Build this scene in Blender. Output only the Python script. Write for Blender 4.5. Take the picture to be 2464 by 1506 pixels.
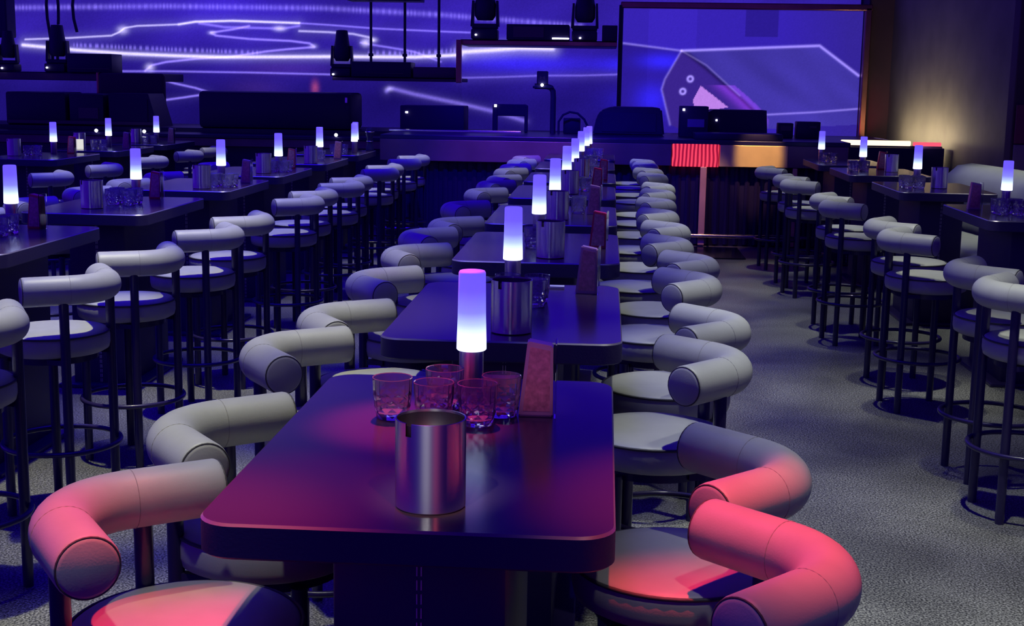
import bpy, bmesh, math, random
import numpy as np
from mathutils import Matrix, Vector

for o in list(bpy.data.objects):
    bpy.data.objects.remove(o)
SC = bpy.context.scene
COL = SC.collection
PI = math.pi
random.seed(7)

# ------------------------------------------------------------------ camera, world, lights, exposure
cam_d = bpy.data.cameras.new('camera')
cam = bpy.data.objects.new('camera', cam_d)
COL.objects.link(cam)
cam_d.sensor_fit = 'HORIZONTAL'
cam_d.sensor_width = 36.0
cam_d.lens = 36.0 * 3200 / 2464
cam_d.clip_end = 200
RIGHT = Vector((0.997418, 0.07006237, 0.01576711))
UP = Vector((-0.02736339, 0.16778094, 0.98544447))
FWD = Vector((-0.06639715, 0.98333149, -0.16926487))
m = Matrix((RIGHT, UP, -FWD)).transposed().to_4x4()
m.translation = (0, 0, 1.72)
cam.matrix_world = m
SC.camera = cam

w = bpy.data.worlds.new('club_ambience')
SC.world = w
w.use_nodes = True
# blue club glow: strongest near the horizon and towards the left, fading to dark overhead
_nt = w.node_tree
_tc = _nt.nodes.new('ShaderNodeTexCoord')
_sp = _nt.nodes.new('ShaderNodeSeparateXYZ')
_nt.links.new(_tc.outputs['Generated'], _sp.inputs[0])
_mz = _nt.nodes.new('ShaderNodeMapRange')
_mz.inputs['From Min'].default_value = 0.05
_mz.inputs['From Max'].default_value = 0.75
_mz.inputs['To Min'].default_value = 1.0
_mz.inputs['To Max'].default_value = 0.06
_mx = _nt.nodes.new('ShaderNodeMapRange')
_mx.inputs['From Min'].default_value = -0.8
_mx.inputs['From Max'].default_value = 0.8
_mx.inputs['To Min'].default_value = 1.25
_mx.inputs['To Max'].default_value = 0.45
_mm = _nt.nodes.new('ShaderNodeMath')
_mm.operation = 'MULTIPLY'
_nt.links.new(_sp.outputs['Z'], _mz.inputs[0])
_nt.links.new(_sp.outputs['X'], _mx.inputs[0])
_nt.links.new(_mz.outputs[0], _mm.inputs[0])
_nt.links.new(_mx.outputs[0], _mm.inputs[1])
_bg = w.node_tree.nodes['Background']
_bg.inputs[0].default_value = (0.05, 0.006, 0.58, 1)
_nt.links.new(_mm.outputs[0], _bg.inputs[1])

vs = SC.view_settings
vs.view_transform = 'Standard'
vs.look = 'None'
vs.gamma = 1
vs.use_curve_mapping = False
vs.exposure = 0.0
SC.cycles.use_denoising = True
SC.cycles.caustics_reflective = False
SC.cycles.caustics_refractive = False
SC.cycles.max_bounces = 8
SC.cycles.transparent_max_bounces = 8
SC.cycles.sample_clamp_indirect = 4.0


def spot(name, loc, target, power, color, angle, blend=0.5, radius=0.06):
    d = bpy.data.lights.new(name, 'SPOT')
    d.energy = power
    d.color = color
    d.spot_size = math.radians(angle)
    d.spot_blend = blend
    d.shadow_soft_size = radius
    o = bpy.data.objects.new(name, d)
    o.location = loc
    o.rotation_euler = (Vector(target) - Vector(loc)).to_track_quat('-Z', 'Y').to_euler()
    COL.objects.link(o)
    return o


def area(name, loc, target, power, color, sx, sy):
    d = bpy.data.lights.new(name, 'AREA')
    d.energy = power
    d.color = color
    d.shape = 'RECTANGLE'
    d.size, d.size_y = sx, sy
    o = bpy.data.objects.new(name, d)
    o.location = loc
    o.rotation_euler = (Vector(target) - Vector(loc)).to_track_quat('-Z', 'Y').to_euler()
    COL.objects.link(o)
    return o


COOL = (0.96, 1.0, 0.80)
WARMCOOL = (1.0, 1.0, 0.52)
# ceiling downlights: narrow pools over the stool rows, broad ones over the right aisle
for (x, y, p, a) in [(-2.1, 4.0, 680, 18), (-2.08, 5.3, 760, 24), (-2.05, 6.9, 680, 25), (-2.05, 8.7, 400, 25), (-2.1, 10.2, 300, 22), (-2.1, 12.2, 420, 22), (-2.1, 13.7, 420, 20),
                     (-0.95, 2.9, 340, 21), (-0.95, 4.1, 600, 21), (-0.92, 5.6, 440, 22), (-0.85, 7.2, 110, 20), (-0.85, 9.4, 160, 24), (-0.85, 11.6, 260, 26), (-0.85, 13.6, 260, 22),
                     (-4.5, 10.8, 420, 24), (-4.5, 12.6, 420, 22), (-4.5, 14.2, 380, 20), (-3.5, 7.4, 320, 22), (-3.5, 9.4, 320, 22)]:
    spot('ceiling_downlight', (x, y, 4.6), (x, y, 0), p, WARMCOOL, a, 0.85, 0.05)
for (x, y, p, a) in [(0.40, 3.6, 340, 22), (0.42, 4.8, 340, 24), (0.42, 6.1, 280, 24), (0.42, 7.6, 280, 24), (0.45, 9.2, 290, 24), (0.45, 10.7, 300, 24), (0.5, 12.2, 300, 26), (0.5, 13.8, 260, 22),
                     (1.25, 3.2, 480, 40), (1.25, 4.6, 480, 40), (1.2, 7.4, 240, 44), (1.2, 10.4, 240, 44),
                     (1.62, 5.6, 260, 20), (1.66, 7.6, 280, 22), (1.64, 9.5, 280, 20), (1.62, 11.6, 280, 20), (1.62, 13.0, 240, 18), (3.4, 9.5, 420, 36), (3.4, 11.8, 420, 36)]:
    spot('ceiling_downlight', (x, y, 4.6), (x, y, 0), p, COOL, a, 0.85, 0.05)
spot('ceiling_downlight', (-1.5, 2.9, 4.6), (-1.45, 3.1, 0), 200, WARMCOOL, 30, 0.8, 0.05)
# added blue fill over the left half, lifts the darks to navy
for (x, y, sx, sy, p) in [(-3.2, 9.5, 5.0, 9.0, 230), (-1.6, 4.0, 2.5, 3.0, 24)]:
    a_ = area('blue_fill', (x, y, 5.2), (x, y, 0), p, (0.02, 0.0, 1.0), sx, sy)
    a_.data.spread = math.radians(90)
spot('violet_fill', (-0.9, 12.6, 4.2), (-0.9, 14.6, 1.0), 420, (0.40, 0.12, 0.8), 34, 0.9, 0.05)  # added fill that brightens the mauve fascia
spot('blue_fill', (-1.0, 10.5, 4.6), (-0.6, 14.6, 0.6), 900, (0.02, 0.0, 1.0), 44, 0.9, 0.05)  # added blue fill aimed at the bar front
# red stage beams falling on the front table
RED = (1.0, 0.035, 0.045)
spot('red_beam', (-0.62, 2.25, 4.6), (-0.78, 2.02, 0.8), 1350, RED, 14, 0.9, 0.04)
spot('red_beam', (0.10, 2.4, 4.6), (0.29, 2.28, 0.8), 1500, RED, 14.5, 0.9, 0.04)
spot('red_beam', (-0.6, 4.3, 4.6), (-0.40, 2.76, 1.02), 2600, (1.0, 0.05, 0.26), 7, 0.8, 0.04)
spot('red_beam', (-0.75, 2.9, 4.4), (-0.52, 2.25, 1.0), 560, (1.0, 0.09, 0.24), 11, 1.0, 0.04)
# added fill spots: first stools, streaks on the canister, menu stand front
spot('fill_spot', (-0.75, 1.2, 4.4), (-0.92, 2.35, 0.8), 190, (1.0, 0.95, 0.85), 18, 0.9, 0.05)
spot('fill_spot', (0.50, 1.2, 4.4), (0.36, 2.35, 0.8), 110, (1.0, 0.95, 0.85), 18, 0.9, 0.05)
spot('fill_spot', (-0.95, 0.1, 3.6), (-0.285, 2.2, 1.08), 260, (1.0, 0.98, 0.95), 4.2, 0.6, 0.03)
spot('fill_spot', (-0.42, -0.3, 3.6), (-0.285, 2.2, 1.08), 260, (1.0, 0.98, 0.95), 4.2, 0.6, 0.03)
spot('fill_spot', (0.15, 0.3, 3.0), (-0.13, 2.86, 1.09), 75, (1.0, 0.45, 0.85), 3.6, 0.7, 0.03)
spot('fill_spot', (0.75, 0.2, 3.6), (-0.285, 2.2, 1.08), 300, (1.0, 0.12, 0.15), 4.2, 0.6, 0.03)

# ------------------------------------------------------------------ materials
def mat(name, color=(0.5, 0.5, 0.5), rough=0.5, metal=0.0, spec=0.5, bump=0.0, bscale=60, coat=0.0, emis=None, estr=0.0,
        trans=0.0, ior=1.45, aniso=0.0, var=0.0, vscale=8):
    m = bpy.data.materials.new(name)
    m.use_nodes = True
    nt = m.node_tree
    b = nt.nodes['Principled BSDF']
    b.inputs['Base Color'].default_value = (*color, 1)
    b.inputs['Roughness'].default_value = rough
    b.inputs['Metallic'].default_value = metal
    b.inputs['Specular IOR Level'].default_value = spec
    b.inputs['IOR'].default_value = ior
    b.inputs['Coat Weight'].default_value = coat
    b.inputs['Transmission Weight'].default_value = trans
    if aniso:
        b.inputs['Anisotropic'].default_value = aniso
        t = nt.nodes.new('ShaderNodeTangent')
        t.direction_type = 'RADIAL'
        t.axis = 'Z'
        b.inputs['Anisotropic Rotation'].default_value = 0.25
        nt.links.new(t.outputs[0], b.inputs['Tangent'])
    if emis:
        b.inputs['Emission Color'].default_value = (*emis, 1)
        b.inputs['Emission Strength'].default_value = estr
    tc = None
    if bump or var:
        tc = nt.nodes.new('ShaderNodeTexCoord')
    if bump:
        n = nt.nodes.new('ShaderNodeTexNoise')
        n.inputs['Scale'].default_value = bscale
        n.inputs['Detail'].default_value = 4
        nt.links.new(tc.outputs['Object'], n.inputs['Vector'])
        bp = nt.nodes.new('ShaderNodeBump')
        bp.inputs['Strength'].default_value = bump
        bp.inputs['Distance'].default_value = 0.01
        nt.links.new(n.outputs['Fac'], bp.inputs['Height'])
        nt.links.new(bp.outputs[0], b.inputs['Normal'])
    if var:
        n = nt.nodes.new('ShaderNodeTexNoise')
        n.inputs['Scale'].default_value = vscale
        n.inputs['Detail'].default_value = 5
        nt.links.new(tc.outputs['Object'], n.inputs['Vector'])
        r = nt.nodes.new('ShaderNodeValToRGB')
        r.color_ramp.elements[0].position = 0.3
        r.color_ramp.elements[1].position = 0.7
        r.color_ramp.elements[0].color = (*[c * (1 - var) for c in color], 1)
        r.color_ramp.elements[1].color = (*[min(1, c * (1 + var)) for c in color], 1)
        nt.links.new(n.outputs['Fac'], r.inputs[0])
        nt.links.new(r.outputs[0], b.inputs['Base Color'])
    return m


def emit(name, color, strength):
    m = bpy.data.materials.new(name)
    m.use_nodes = True
    nt = m.node_tree
    nt.nodes.clear()
    o = nt.nodes.new('ShaderNodeOutputMaterial')
    e = nt.nodes.new('ShaderNodeEmission')
    e.inputs[0].default_value = (*color, 1)
    e.inputs[1].default_value = strength
    nt.links.new(e.outputs[0], o.inputs[0])
    return m


M_LEATHER = mat('grey_leather', (0.34, 0.345, 0.34), 0.46, bump=0.05, bscale=260, var=0.05, vscale=14)
M_SEAM = mat('dark_piping', (0.05, 0.05, 0.05), 0.6)
M_BLACK = mat('black_steel_haze_tint', (0.022, 0.015, 0.075), 0.3, spec=0.5, coat=0.2)  # navy in the colour stands in for blue haze over black steel
M_MATTE = mat('matte_black_haze_tint', (0.022, 0.015, 0.085), 0.6)  # blue haze lift mixed into the black
M_GEAR = mat('gear_case_haze_tint', (0.016, 0.010, 0.075), 0.5, bump=0.1, bscale=150)  # black cases tinted navy to carry the haze lift
M_TOP = mat('black_laminate', (0.044, 0.027, 0.042), 0.18, spec=0.5, bump=0.012, bscale=500)
M_TRIM = mat('table_edge_trim', (0.42, 0.38, 0.44), 0.36, metal=0.75)
M_PED = mat('upholstered_panel_haze_tint', (0.026, 0.016, 0.085), 0.55, bump=0.1, bscale=180)  # navy base holds the blue haze over the dark panels
M_STITCH = mat('white_stitching', (0.7, 0.68, 0.66), 0.7)
M_STEEL = mat('brushed_steel', (0.62, 0.61, 0.62), 0.27, metal=1.0, aniso=0.85)
M_STEELD = mat('dark_steel_inside', (0.12, 0.11, 0.12), 0.4, metal=1.0)
M_LBASE = mat('lamp_base_metal', (0.62, 0.55, 0.62), 0.3, metal=1.0, aniso=0.7)
M_GLASS = mat('clear_glass', (1, 1, 1), 0.02, trans=0.86, ior=1.5, spec=0.8)
M_ACRYL = mat('clear_acrylic', (0.95, 0.95, 1), 0.03, trans=1.0, ior=1.3)
M_MENU = mat('mauve_menu_board', (0.55, 0.30, 0.38), 0.25, spec=0.8)
M_MENUR = mat('red_menu_board', (0.72, 0.05, 0.08), 0.3)
M_MENUF = mat('menu_printed_face', (0.62, 0.24, 0.24), 0.2, spec=0.9, var=0.35, vscale=60)
M_REDBOX = mat('red_matchbox', (0.85, 0.04, 0.10), 0.45)
M_WHITE = mat('white_card', (0.85, 0.83, 0.80), 0.6)
M_BRONZE = mat('bronze_trim', (0.42, 0.20, 0.12), 0.3, metal=1.0, var=0.2, vscale=3)
M_COPPER = mat('copper_strip', (0.85, 0.48, 0.34), 0.35, metal=0.25, var=0.15, vscale=4)
M_BRASS = mat('brass_fascia', (0.85, 0.60, 0.30), 0.4, metal=0.25, var=0.12, vscale=3)
M_FASCIA = mat('mauve_fascia', (0.20, 0.12, 0.17), 0.4, metal=0.2, var=0.25, vscale=1.5)
M_COUNTER = mat('counter_blue_light_tint', (0.014, 0.009, 0.075), 0.35)  # blue light on the bar front is put into this base colour
M_PLINTH = mat('black_gloss_plinth', (0.006, 0.005, 0.01), 0.2)
M_CHROME = mat('chrome_rail', (0.75, 0.73, 0.75), 0.2, metal=1.0)
M_WALLR = mat('taupe_wall_panel', (0.13, 0.12, 0.09), 0.7, bump=0.15, bscale=9, var=0.18, vscale=2.5)
M_WALLB = mat('dark_brown_wall', (0.06, 0.03, 0.035), 0.7, var=0.2, vscale=2)
M_WALLRED = mat('dark_red_panel', (0.16, 0.02, 0.04), 0.6)
M_MAUVE = mat('mauve_panel', (0.22, 0.14, 0.16), 0.6)
M_SOFA = mat('banquette_leather', (0.30, 0.31, 0.32), 0.45, bump=0.1, bscale=160, var=0.06, vscale=5)
M_LED = emit('white_status_led', (0.9, 0.9, 1.0), 6.0)
M_WARM = emit('warm_led_strip', (1.0, 0.72, 0.42), 2.2)
M_PINK = emit('pink_led_strip', (1.0, 0.10, 0.18), 1.1)
M_PALE = mat('violet_screen_label', (0.25, 0.22, 0.5), 0.5)


def floor_mat():
    m = mat('speckled_concrete', (0.1, 0.1, 0.1), 0.42, bump=0.12, bscale=90)
    nt = m.node_tree
    b = nt.nodes['Principled BSDF']
    tc = nt.nodes.new('ShaderNodeTexCoord')
    sp = nt.nodes.new('ShaderNodeTexNoise')
    sp.inputs['Scale'].default_value = 130
    sp.inputs['Detail'].default_value = 3
    big = nt.nodes.new('ShaderNodeTexNoise')
    big.inputs['Scale'].default_value = 1.6
    big.inputs['Detail'].default_value = 8
    big.inputs['Distortion'].default_value = 0.6
    for n in (sp, big):
        nt.links.new(tc.outputs['Object'], n.inputs['Vector'])
    r1 = nt.nodes.new('ShaderNodeValToRGB')
    r1.color_ramp.elements[0].position = 0.42
    r1.color_ramp.elements[1].position = 0.66
    r1.color_ramp.elements[0].color = (0.045, 0.045, 0.044, 1)
    r1.color_ramp.elements[1].color = (0.40, 0.40, 0.38, 1)
    r2 = nt.nodes.new('ShaderNodeValToRGB')
    r2.color_ramp.elements[0].position = 0.35
    r2.color_ramp.elements[1].position = 0.7
    r2.color_ramp.elements[0].color = (0.6, 0.6, 0.6, 1)
    r2.color_ramp.elements[1].color = (1.15, 1.15, 1.15, 1)
    mx = nt.nodes.new('ShaderNodeMix')
    mx.data_type = 'RGBA'
    mx.blend_type = 'MULTIPLY'
    mx.inputs[0].default_value = 1.0
    nt.links.new(sp.outputs['Fac'], r1.inputs[0])
    nt.links.new(big.outputs['Fac'], r2.inputs[0])
    nt.links.new(r1.outputs[0], mx.inputs[6])
    nt.links.new(r2.outputs[0], mx.inputs[7])
    nt.links.new(mx.outputs[2], b.inputs['Base Color'])
    return m


def shade_mat():
    """frosted lamp shade lit by an LED at its foot: white low down, blue towards the top"""
    m = bpy.data.materials.new('frosted_lamp_shade')
    m.use_nodes = True
    nt = m.node_tree
    b = nt.nodes['Principled BSDF']
    b.inputs['Base Color'].default_value = (0.5, 0.5, 0.7, 1)
    b.inputs['Roughness'].default_value = 0.5
    tc = nt.nodes.new('ShaderNodeTexCoord')
    sx = nt.nodes.new('ShaderNodeSeparateXYZ')
    mr = nt.nodes.new('ShaderNodeMapRange')
    mr.inputs['From Min'].default_value = 0.117
    mr.inputs['From Max'].default_value = 0.30
    r = nt.nodes.new('ShaderNodeValToRGB')
    e = r.color_ramp.elements
    e[0].position = 0.0
    e[0].color = (0.62, 0.70, 1.0, 1)
    e[1].position = 1.0
    e[1].color = (0.050, 0.033, 0.30, 1)
    for p, c in ((0.16, (0.40, 0.48, 0.80, 1)), (0.33, (0.18, 0.23, 0.42, 1)), (0.48, (0.085, 0.085, 0.34, 1)), (0.75, (0.053, 0.036, 0.31, 1))):
        k = e.new(p)
        k.color = c
    nt.links.new(tc.outputs['Object'], sx.inputs[0])
    nt.links.new(sx.outputs['Z'], mr.inputs[0])
    nt.links.new(mr.outputs[0], r.inputs[0])
    nt.links.new(r.outputs[0], b.inputs['Emission Color'])
    b.inputs['Emission Strength'].default_value = 3.0
    return m


def wavy_red():
    m = bpy.data.materials.new('red_wavy_led')
    m.use_nodes = True
    nt = m.node_tree
    b = nt.nodes['Principled BSDF']
    b.inputs['Base Color'].default_value = (0.1, 0.01, 0.02, 1)
    tc = nt.nodes.new('ShaderNodeTexCoord')
    wv = nt.nodes.new('ShaderNodeTexWave')
    wv.inputs['Scale'].default_value = 7.5
    wv.inputs['Distortion'].default_value = 3.0
    wv.inputs['Detail'].default_value = 1
    wv.inputs['Detail Scale'].default_value = 0.6
    r = nt.nodes.new('ShaderNodeValToRGB')
    r.color_ramp.elements[0].position = 0.35
    r.color_ramp.elements[1].position = 0.65
    r.color_ramp.elements[0].color = (0.35, 0.005, 0.03, 1)
    r.color_ramp.elements[1].color = (1.0, 0.06, 0.12, 1)
    nt.links.new(tc.outputs['Object'], wv.inputs['Vector'])
    nt.links.new(wv.outputs['Fac'], r.inputs[0])
    nt.links.new(r.outputs[0], b.inputs['Emission Color'])
    b.inputs['Emission Strength'].default_value = 1.0
    return m


M_FLOOR = floor_mat()
M_SHADE = shade_mat()
M_REDLED = wavy_red()

# ------------------------------------------------------------------ mesh helpers
def bm_box(bm, c, s, bev=0.0, seg=2, rot=None):
    r = bmesh.ops.create_cube(bm, size=1.0)
    vs_ = r['verts']
    M = Matrix.Translation(c)
    if rot is not None:
        M = M @ rot.to_4x4()
    M = M @ Matrix.Diagonal((*s, 1))
    bmesh.ops.transform(bm, matrix=M, verts=vs_)
    if bev > 0:
        ed = list({e for v in vs_ for e in v.link_edges})
        bmesh.ops.bevel(bm, geom=ed, offset=bev, segments=seg, affect='EDGES', profile=0.5)
    return bm


def bm_tube(bm, pts, r, seg=12, cap=True, rs=None):
    pts = [Vector(p) for p in pts]
    n = len(pts)
    rings = []
    prev = None
    for i, p in enumerate(pts):
        t = (pts[min(i + 1, n - 1)] - pts[max(i - 1, 0)]).normalized()
        if prev is None:
            a = Vector((0, 0, 1)) if abs(t.z) < 0.9 else Vector((1, 0, 0))
            u = t.cross(a).normalized()
        else:
            u = (prev - t * prev.dot(t)).normalized()
        v = t.cross(u)
        prev = u
        rr = rs[i] if rs else r
        rings.append([bm.verts.new(p + rr * (math.cos(2 * PI * k / seg) * u + math.sin(2 * PI * k / seg) * v)) for k in range(seg)])
    for a, b in zip(rings[:-1], rings[1:]):
        for k in range(seg):
            bm.faces.new((a[k], a[(k + 1) % seg], b[(k + 1) % seg], b[k]))
    if cap:
        bm.faces.new(list(reversed(rings[0])))
        bm.faces.new(rings[-1])
    return bm


def bm_lathe(bm, prof, seg=32, c=(0, 0, 0), skip=None):
    c = Vector(c)
    rings = []
    for (r, z) in prof:
        if r < 1e-6:
            rings.append([bm.verts.new(c + Vector((0, 0, z)))])
        else:
            rings.append([bm.verts.new(c + Vector((r * math.cos(2 * PI * k / seg), r * math.sin(2 * PI * k / seg), z))) for k in range(seg)])
    for i, (a, b) in enumerate(zip(rings[:-1], rings[1:])):
        for k in range(seg):
            if skip and skip(i, k):
                continue
            k2 = (k + 1) % seg
            if len(a) == 1 and len(b) == 1:
                continue
            if len(a) == 1:
                bm.faces.new((a[0], b[k2], b[k]))
            elif len(b) == 1:
                bm.faces.new((a[k], a[k2], b[0]))
            else:
                bm.faces.new((a[k], a[k2], b[k2], b[k]))
    return bm


def bm_torus(bm, R, r, c=(0, 0, 0), seg=48, s2=8, rot=None):
    c = Vector(c)
    rings = []
    for i in range(seg):
        a = 2 * PI * i / seg
        ring = []
        for j in range(s2):
            b = 2 * PI * j / s2
            p = Vector(((R + r * math.cos(b)) * math.cos(a), (R + r * math.cos(b)) * math.sin(a), r * math.sin(b)))
            if rot is not None:
                p = rot @ p
            ring.append(bm.verts.new(c + p))
        rings.append(ring)
    for i in range(seg):
        a, b = rings[i], rings[(i + 1) % seg]
        for j in range(s2):
            bm.faces.new((a[j], b[j], b[(j + 1) % s2], a[(j + 1) % s2]))
    return bm


def bm_prism(bm, poly, y0, y1):
    """polygon in x,z extruded along y"""
    a = [bm.verts.new((x, y0, z)) for x, z in poly]
    b = [bm.verts.new((x, y1, z)) for x, z in poly]
    n = len(poly)
    bm.faces.new(a)
    bm.faces.new(list(reversed(b)))
    for i in range(n):
        bm.faces.new((a[i], b[i], b[(i + 1) % n], a[(i + 1) % n]))
    return bm


def rounded_rect(w, l, r, n=8):
    pts = []
    for cx, cy, a0 in ((w / 2 - r, l / 2 - r, 0), (-w / 2 + r, l / 2 - r, 90), (-w / 2 + r, -l / 2 + r, 180), (w / 2 - r, -l / 2 + r, 270)):
        for i in range(n + 1):
            a = math.radians(a0 + 90 * i / n)
            pts.append((cx + r * math.cos(a), cy + r * math.sin(a)))
    return pts


def bm_slab(bm, outline, levels):
    """stack of outlines: levels = [(inset, z)] bottom to top"""
    cx = sum(p[0] for p in outline) / len(outline)
    cy = sum(p[1] for p in outline) / len(outline)
    W = max(abs(p[0] - cx) for p in outline)
    L = max(abs(p[1] - cy) for p in outline)
    rings = []
    for ins, z in levels:
        rings.append([bm.verts.new((cx + (x - cx) * (W - ins) / W, cy + (y - cy) * (L - ins) / L, z)) for x, y in outline])
    n = len(outline)
    for a, b in zip(rings[:-1], rings[1:]):
        for i in range(n):
            bm.faces.new((a[i], a[(i + 1) % n], b[(i + 1) % n], b[i]))
    bm.faces.new(list(reversed(rings[0])))
    bm.faces.new(rings[-1])
    return bm


def mesh(name, bm, m, smooth=None):
    bmesh.ops.recalc_face_normals(bm, faces=bm.faces[:])
    me = bpy.data.meshes.new(name)
    bm.to_mesh(me)
    bm.free()
    me.materials.append(m)
    if smooth is not None:
        me.polygons.foreach_set('use_smooth', [True] * len(me.polygons))
        if smooth < 180:
            me.set_sharp_from_angle(angle=math.radians(smooth))
    return me


def link(name, me, parent=None):
    o = bpy.data.objects.new(name, me)
    COL.objects.link(o)
    if parent is not None:
        o.parent = parent
    return o


def tag(o, label, cat, group=None):
    o['label'] = label
    o['category'] = cat
    if group:
        o['group'] = group
    return o


def thing(name, label, cat, loc=(0, 0, 0), rz=0.0, group=None):
    o = bpy.data.objects.new(name, None)
    o.empty_display_size = 0.1
    COL.objects.link(o)
    o.location = loc
    o.rotation_euler = (0, 0, rz)
    return tag(o, label, cat, group)


def struct(name, bm, m, smooth=None):
    o = link(name, mesh(name, bm, m, smooth))
    o['kind'] = 'structure'
    return o


def dup(root, label, loc, rz=0.0, group=None):
    r = root.copy()
    COL.objects.link(r)
    r.location = loc
    r.rotation_euler = (0, 0, rz)
    r['label'] = label
    if group:
        r['group'] = group
    for ch in list(root.children):
        c = ch.copy()
        COL.objects.link(c)
        c.parent = r
        for g in list(ch.children):
            d = g.copy()
            COL.objects.link(d)
            d.parent = c
    return r


NB = bmesh.new

# ------------------------------------------------------------------ setting: floor, walls
bm = NB()
bm_box(bm, (-1.5, 9.0, -0.05), (24, 26, 0.1))
struct('floor', bm, M_FLOOR)
bm = NB()
bm_box(bm, (-2.5, 19.4, 3.9), (22, 0.2, 7.8))
struct('wall_back', bm, M_WALLB)
bm = NB()
bm_box(bm, (4.125, 15.75, 2.4), (0.2, 5.9, 4.8), rot=Matrix.Rotation(math.radians(4.6), 3, 'Z'))
struct('wall_right', bm, M_WALLR)
bm = NB()
bm_box(bm, (3.70, 18.75, 2.4), (0.45, 0.5, 4.8), 0.01)
struct('wall_corner', bm, M_WALLB)
bm = NB()
bm_box(bm, (4.20, 12.95, 2.6), (0.82, 0.2, 3.6), 0.01)
struct('wall_pier', bm, M_WALLB)

# ------------------------------------------------------------------ video wall: pictures made of light
def srgb(r, g, b):
    def f(c):
        c /= 255.0
        return c / 12.92 if c <= 0.04045 else ((c + 0.055) / 1.055) ** 2.4
    return np.array([f(r), f(g), f(b)])


def seg_dist(X, Z, pts):
    best = np.full(X.shape, 1e9)
    for (x0, z0), (x1, z1) in zip(pts[:-1], pts[1:]):
        dx, dz = x1 - x0, z1 - z0
        t = np.clip(((X - x0) * dx + (Z - z0) * dz) / (dx * dx + dz * dz + 1e-9), 0, 1)
        best = np.minimum(best, (X - x0 - t * dx) ** 2 + (Z - z0 - t * dz) ** 2)
    return np.sqrt(best)


def inside(X, Z, poly):
    r = np.zeros(X.shape, bool)
    n = len(poly)
    for i in range(n):
        x0, z0 = poly[i]
        x1, z1 = poly[(i + 1) % n]
        c = ((z0 > Z) != (z1 > Z)) & (X < (x1 - x0) * (Z - z0) / (z1 - z0 + 1e-12) + x0)
        r ^= c
    return r


def gauss(d, s):
    return np.exp(-(d / s) ** 2)


def blob(X, Z, x, z, sx, sz):
    return np.exp(-((X - x) / sx) ** 2 - ((Z - z) / sz) ** 2)


def screen_mesh(name, xs, zs, y, colfn):
    X, Z = np.meshgrid(xs, zs)
    nx, nz = len(xs), len(zs)
    co = np.stack([X.ravel(), np.full(X.size, y), Z.ravel()], 1)
    idx = np.arange(nx * nz).reshape(nz, nx)
    f = np.stack([idx[:-1, :-1].ravel(), idx[:-1, 1:].ravel(), idx[1:, 1:].ravel(), idx[1:, :-1].ravel()], 1)
    me = bpy.data.meshes.new(name)
    me.from_pydata(co.tolist(), [], f.tolist())
    C = colfn(X, Z).reshape(-1, 3)
    A = np.ones((C.shape[0], 4), np.float32)
    A[:, :3] = np.clip(C, 0, 1.6)
    at = me.color_attributes.new('picture', 'FLOAT_COLOR', 'POINT')
    at.data.foreach_set('color', A.ravel())
    m = bpy.data.materials.new(name + '_light')
    m.use_nodes = True
    nt = m.node_tree
    nt.nodes.clear()
    o = nt.nodes.new('ShaderNodeOutputMaterial')
    e = nt.nodes.new('ShaderNodeEmission')
    a = nt.nodes.new('ShaderNodeAttribute')
    a.attribute_name = 'picture'
    nt.links.new(a.outputs['Color'], e.inputs[0])
    e.inputs[1].default_value = 1.0
    nt.links.new(e.outputs[0], o.inputs[0])
    me.materials.append(m)
    return me


LN = {
 'A': [(-9.5, 2.66), (-8.72, 2.69), (-6.28, 2.74), (-4.01, 2.74), (-2.36, 2.67), (-1.48, 2.61), (-0.37, 2.54)],
 'B': [(-8.37, 2.25), (-7.7, 2.28), (-7.1, 2.32), (-6.98, 2.37), (-6.9, 2.43), (-6.72, 2.46), (-6.11, 2.49), (-5.87, 2.53), (-5.33, 2.55), (-4.37, 2.53)],
 'B2': [(-4.37, 2.53), (-3.95, 2.51), (-3.3, 2.47), (-2.35, 2.44), (-1.94, 2.43)],
 'C': [(-5.09, 2.48), (-5.33, 2.43), (-5.65, 2.38), (-5.57, 2.34), (-5.09, 2.3), (-4.49, 2.28), (-4.22, 2.25), (-4.15, 2.2), (-4.49, 2.17), (-4.85, 2.13), (-5.34, 2.05), (-5.88, 2.01), (-6.31, 1.96), (-6.52, 1.91), (-6.62, 1.83)],
 'D': [(-8.41, 2.17), (-8.01, 2.14), (-7.64, 2.11), (-6.91, 2.07), (-6.18, 2.05), (-5.46, 2.04), (-3.9, 2.07), (-2.71, 2.08), (-2.06, 2.12)],
 'D2': [(-2.06, 2.16), (-1.65, 2.19), (-1.24, 2.225), (-0.77, 2.225)],
 'E': [(-6.98, 1.82), (-6.31, 1.83), (-5.1, 1.83), (-3.9, 1.82)],
 'F': [(-6.41, 1.72), (-6.19, 1.66), (-5.89, 1.6), (-5.69, 1.54), (-5.83, 1.5), (-6.08, 1.46), (-6.35, 1.42)],
 'G': [(-5.81, 2.51), (-5.45, 2.46), (-4.61, 2.45), (-4.37, 2.49)],
 'G2': [(-4.37, 2.42), (-3.95, 2.41), (-3.6, 2.39), (-3.34, 2.34), (-3.31, 2.3)],
 'G3': [(-3.49, 2.27), (-3.3, 2.24), (-2.88, 2.18), (-2.71, 2.15), (-2.35, 2.02)],
 'I': [(-3.12, 1.60), (-3.08, 1.64), (-3.03, 1.635), (-2.71, 1.56), (-2.11, 1.45), (-1.58, 1.34), (-1.13, 1.21)],
 'J': [(-2.08, 1.8), (-1.52, 1.82), (-0.94, 1.85), (-0.35, 1.86), (0.11, 1.88), (1.03, 2.03)],
 'comb': [(-7.64, 2.18), (-6.3, 2.14), (-4.97, 2.11)],
 'comb2': [(-3.36, 2.13), (-2.71, 2.13), (-2.06, 2.19)],
}


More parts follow.
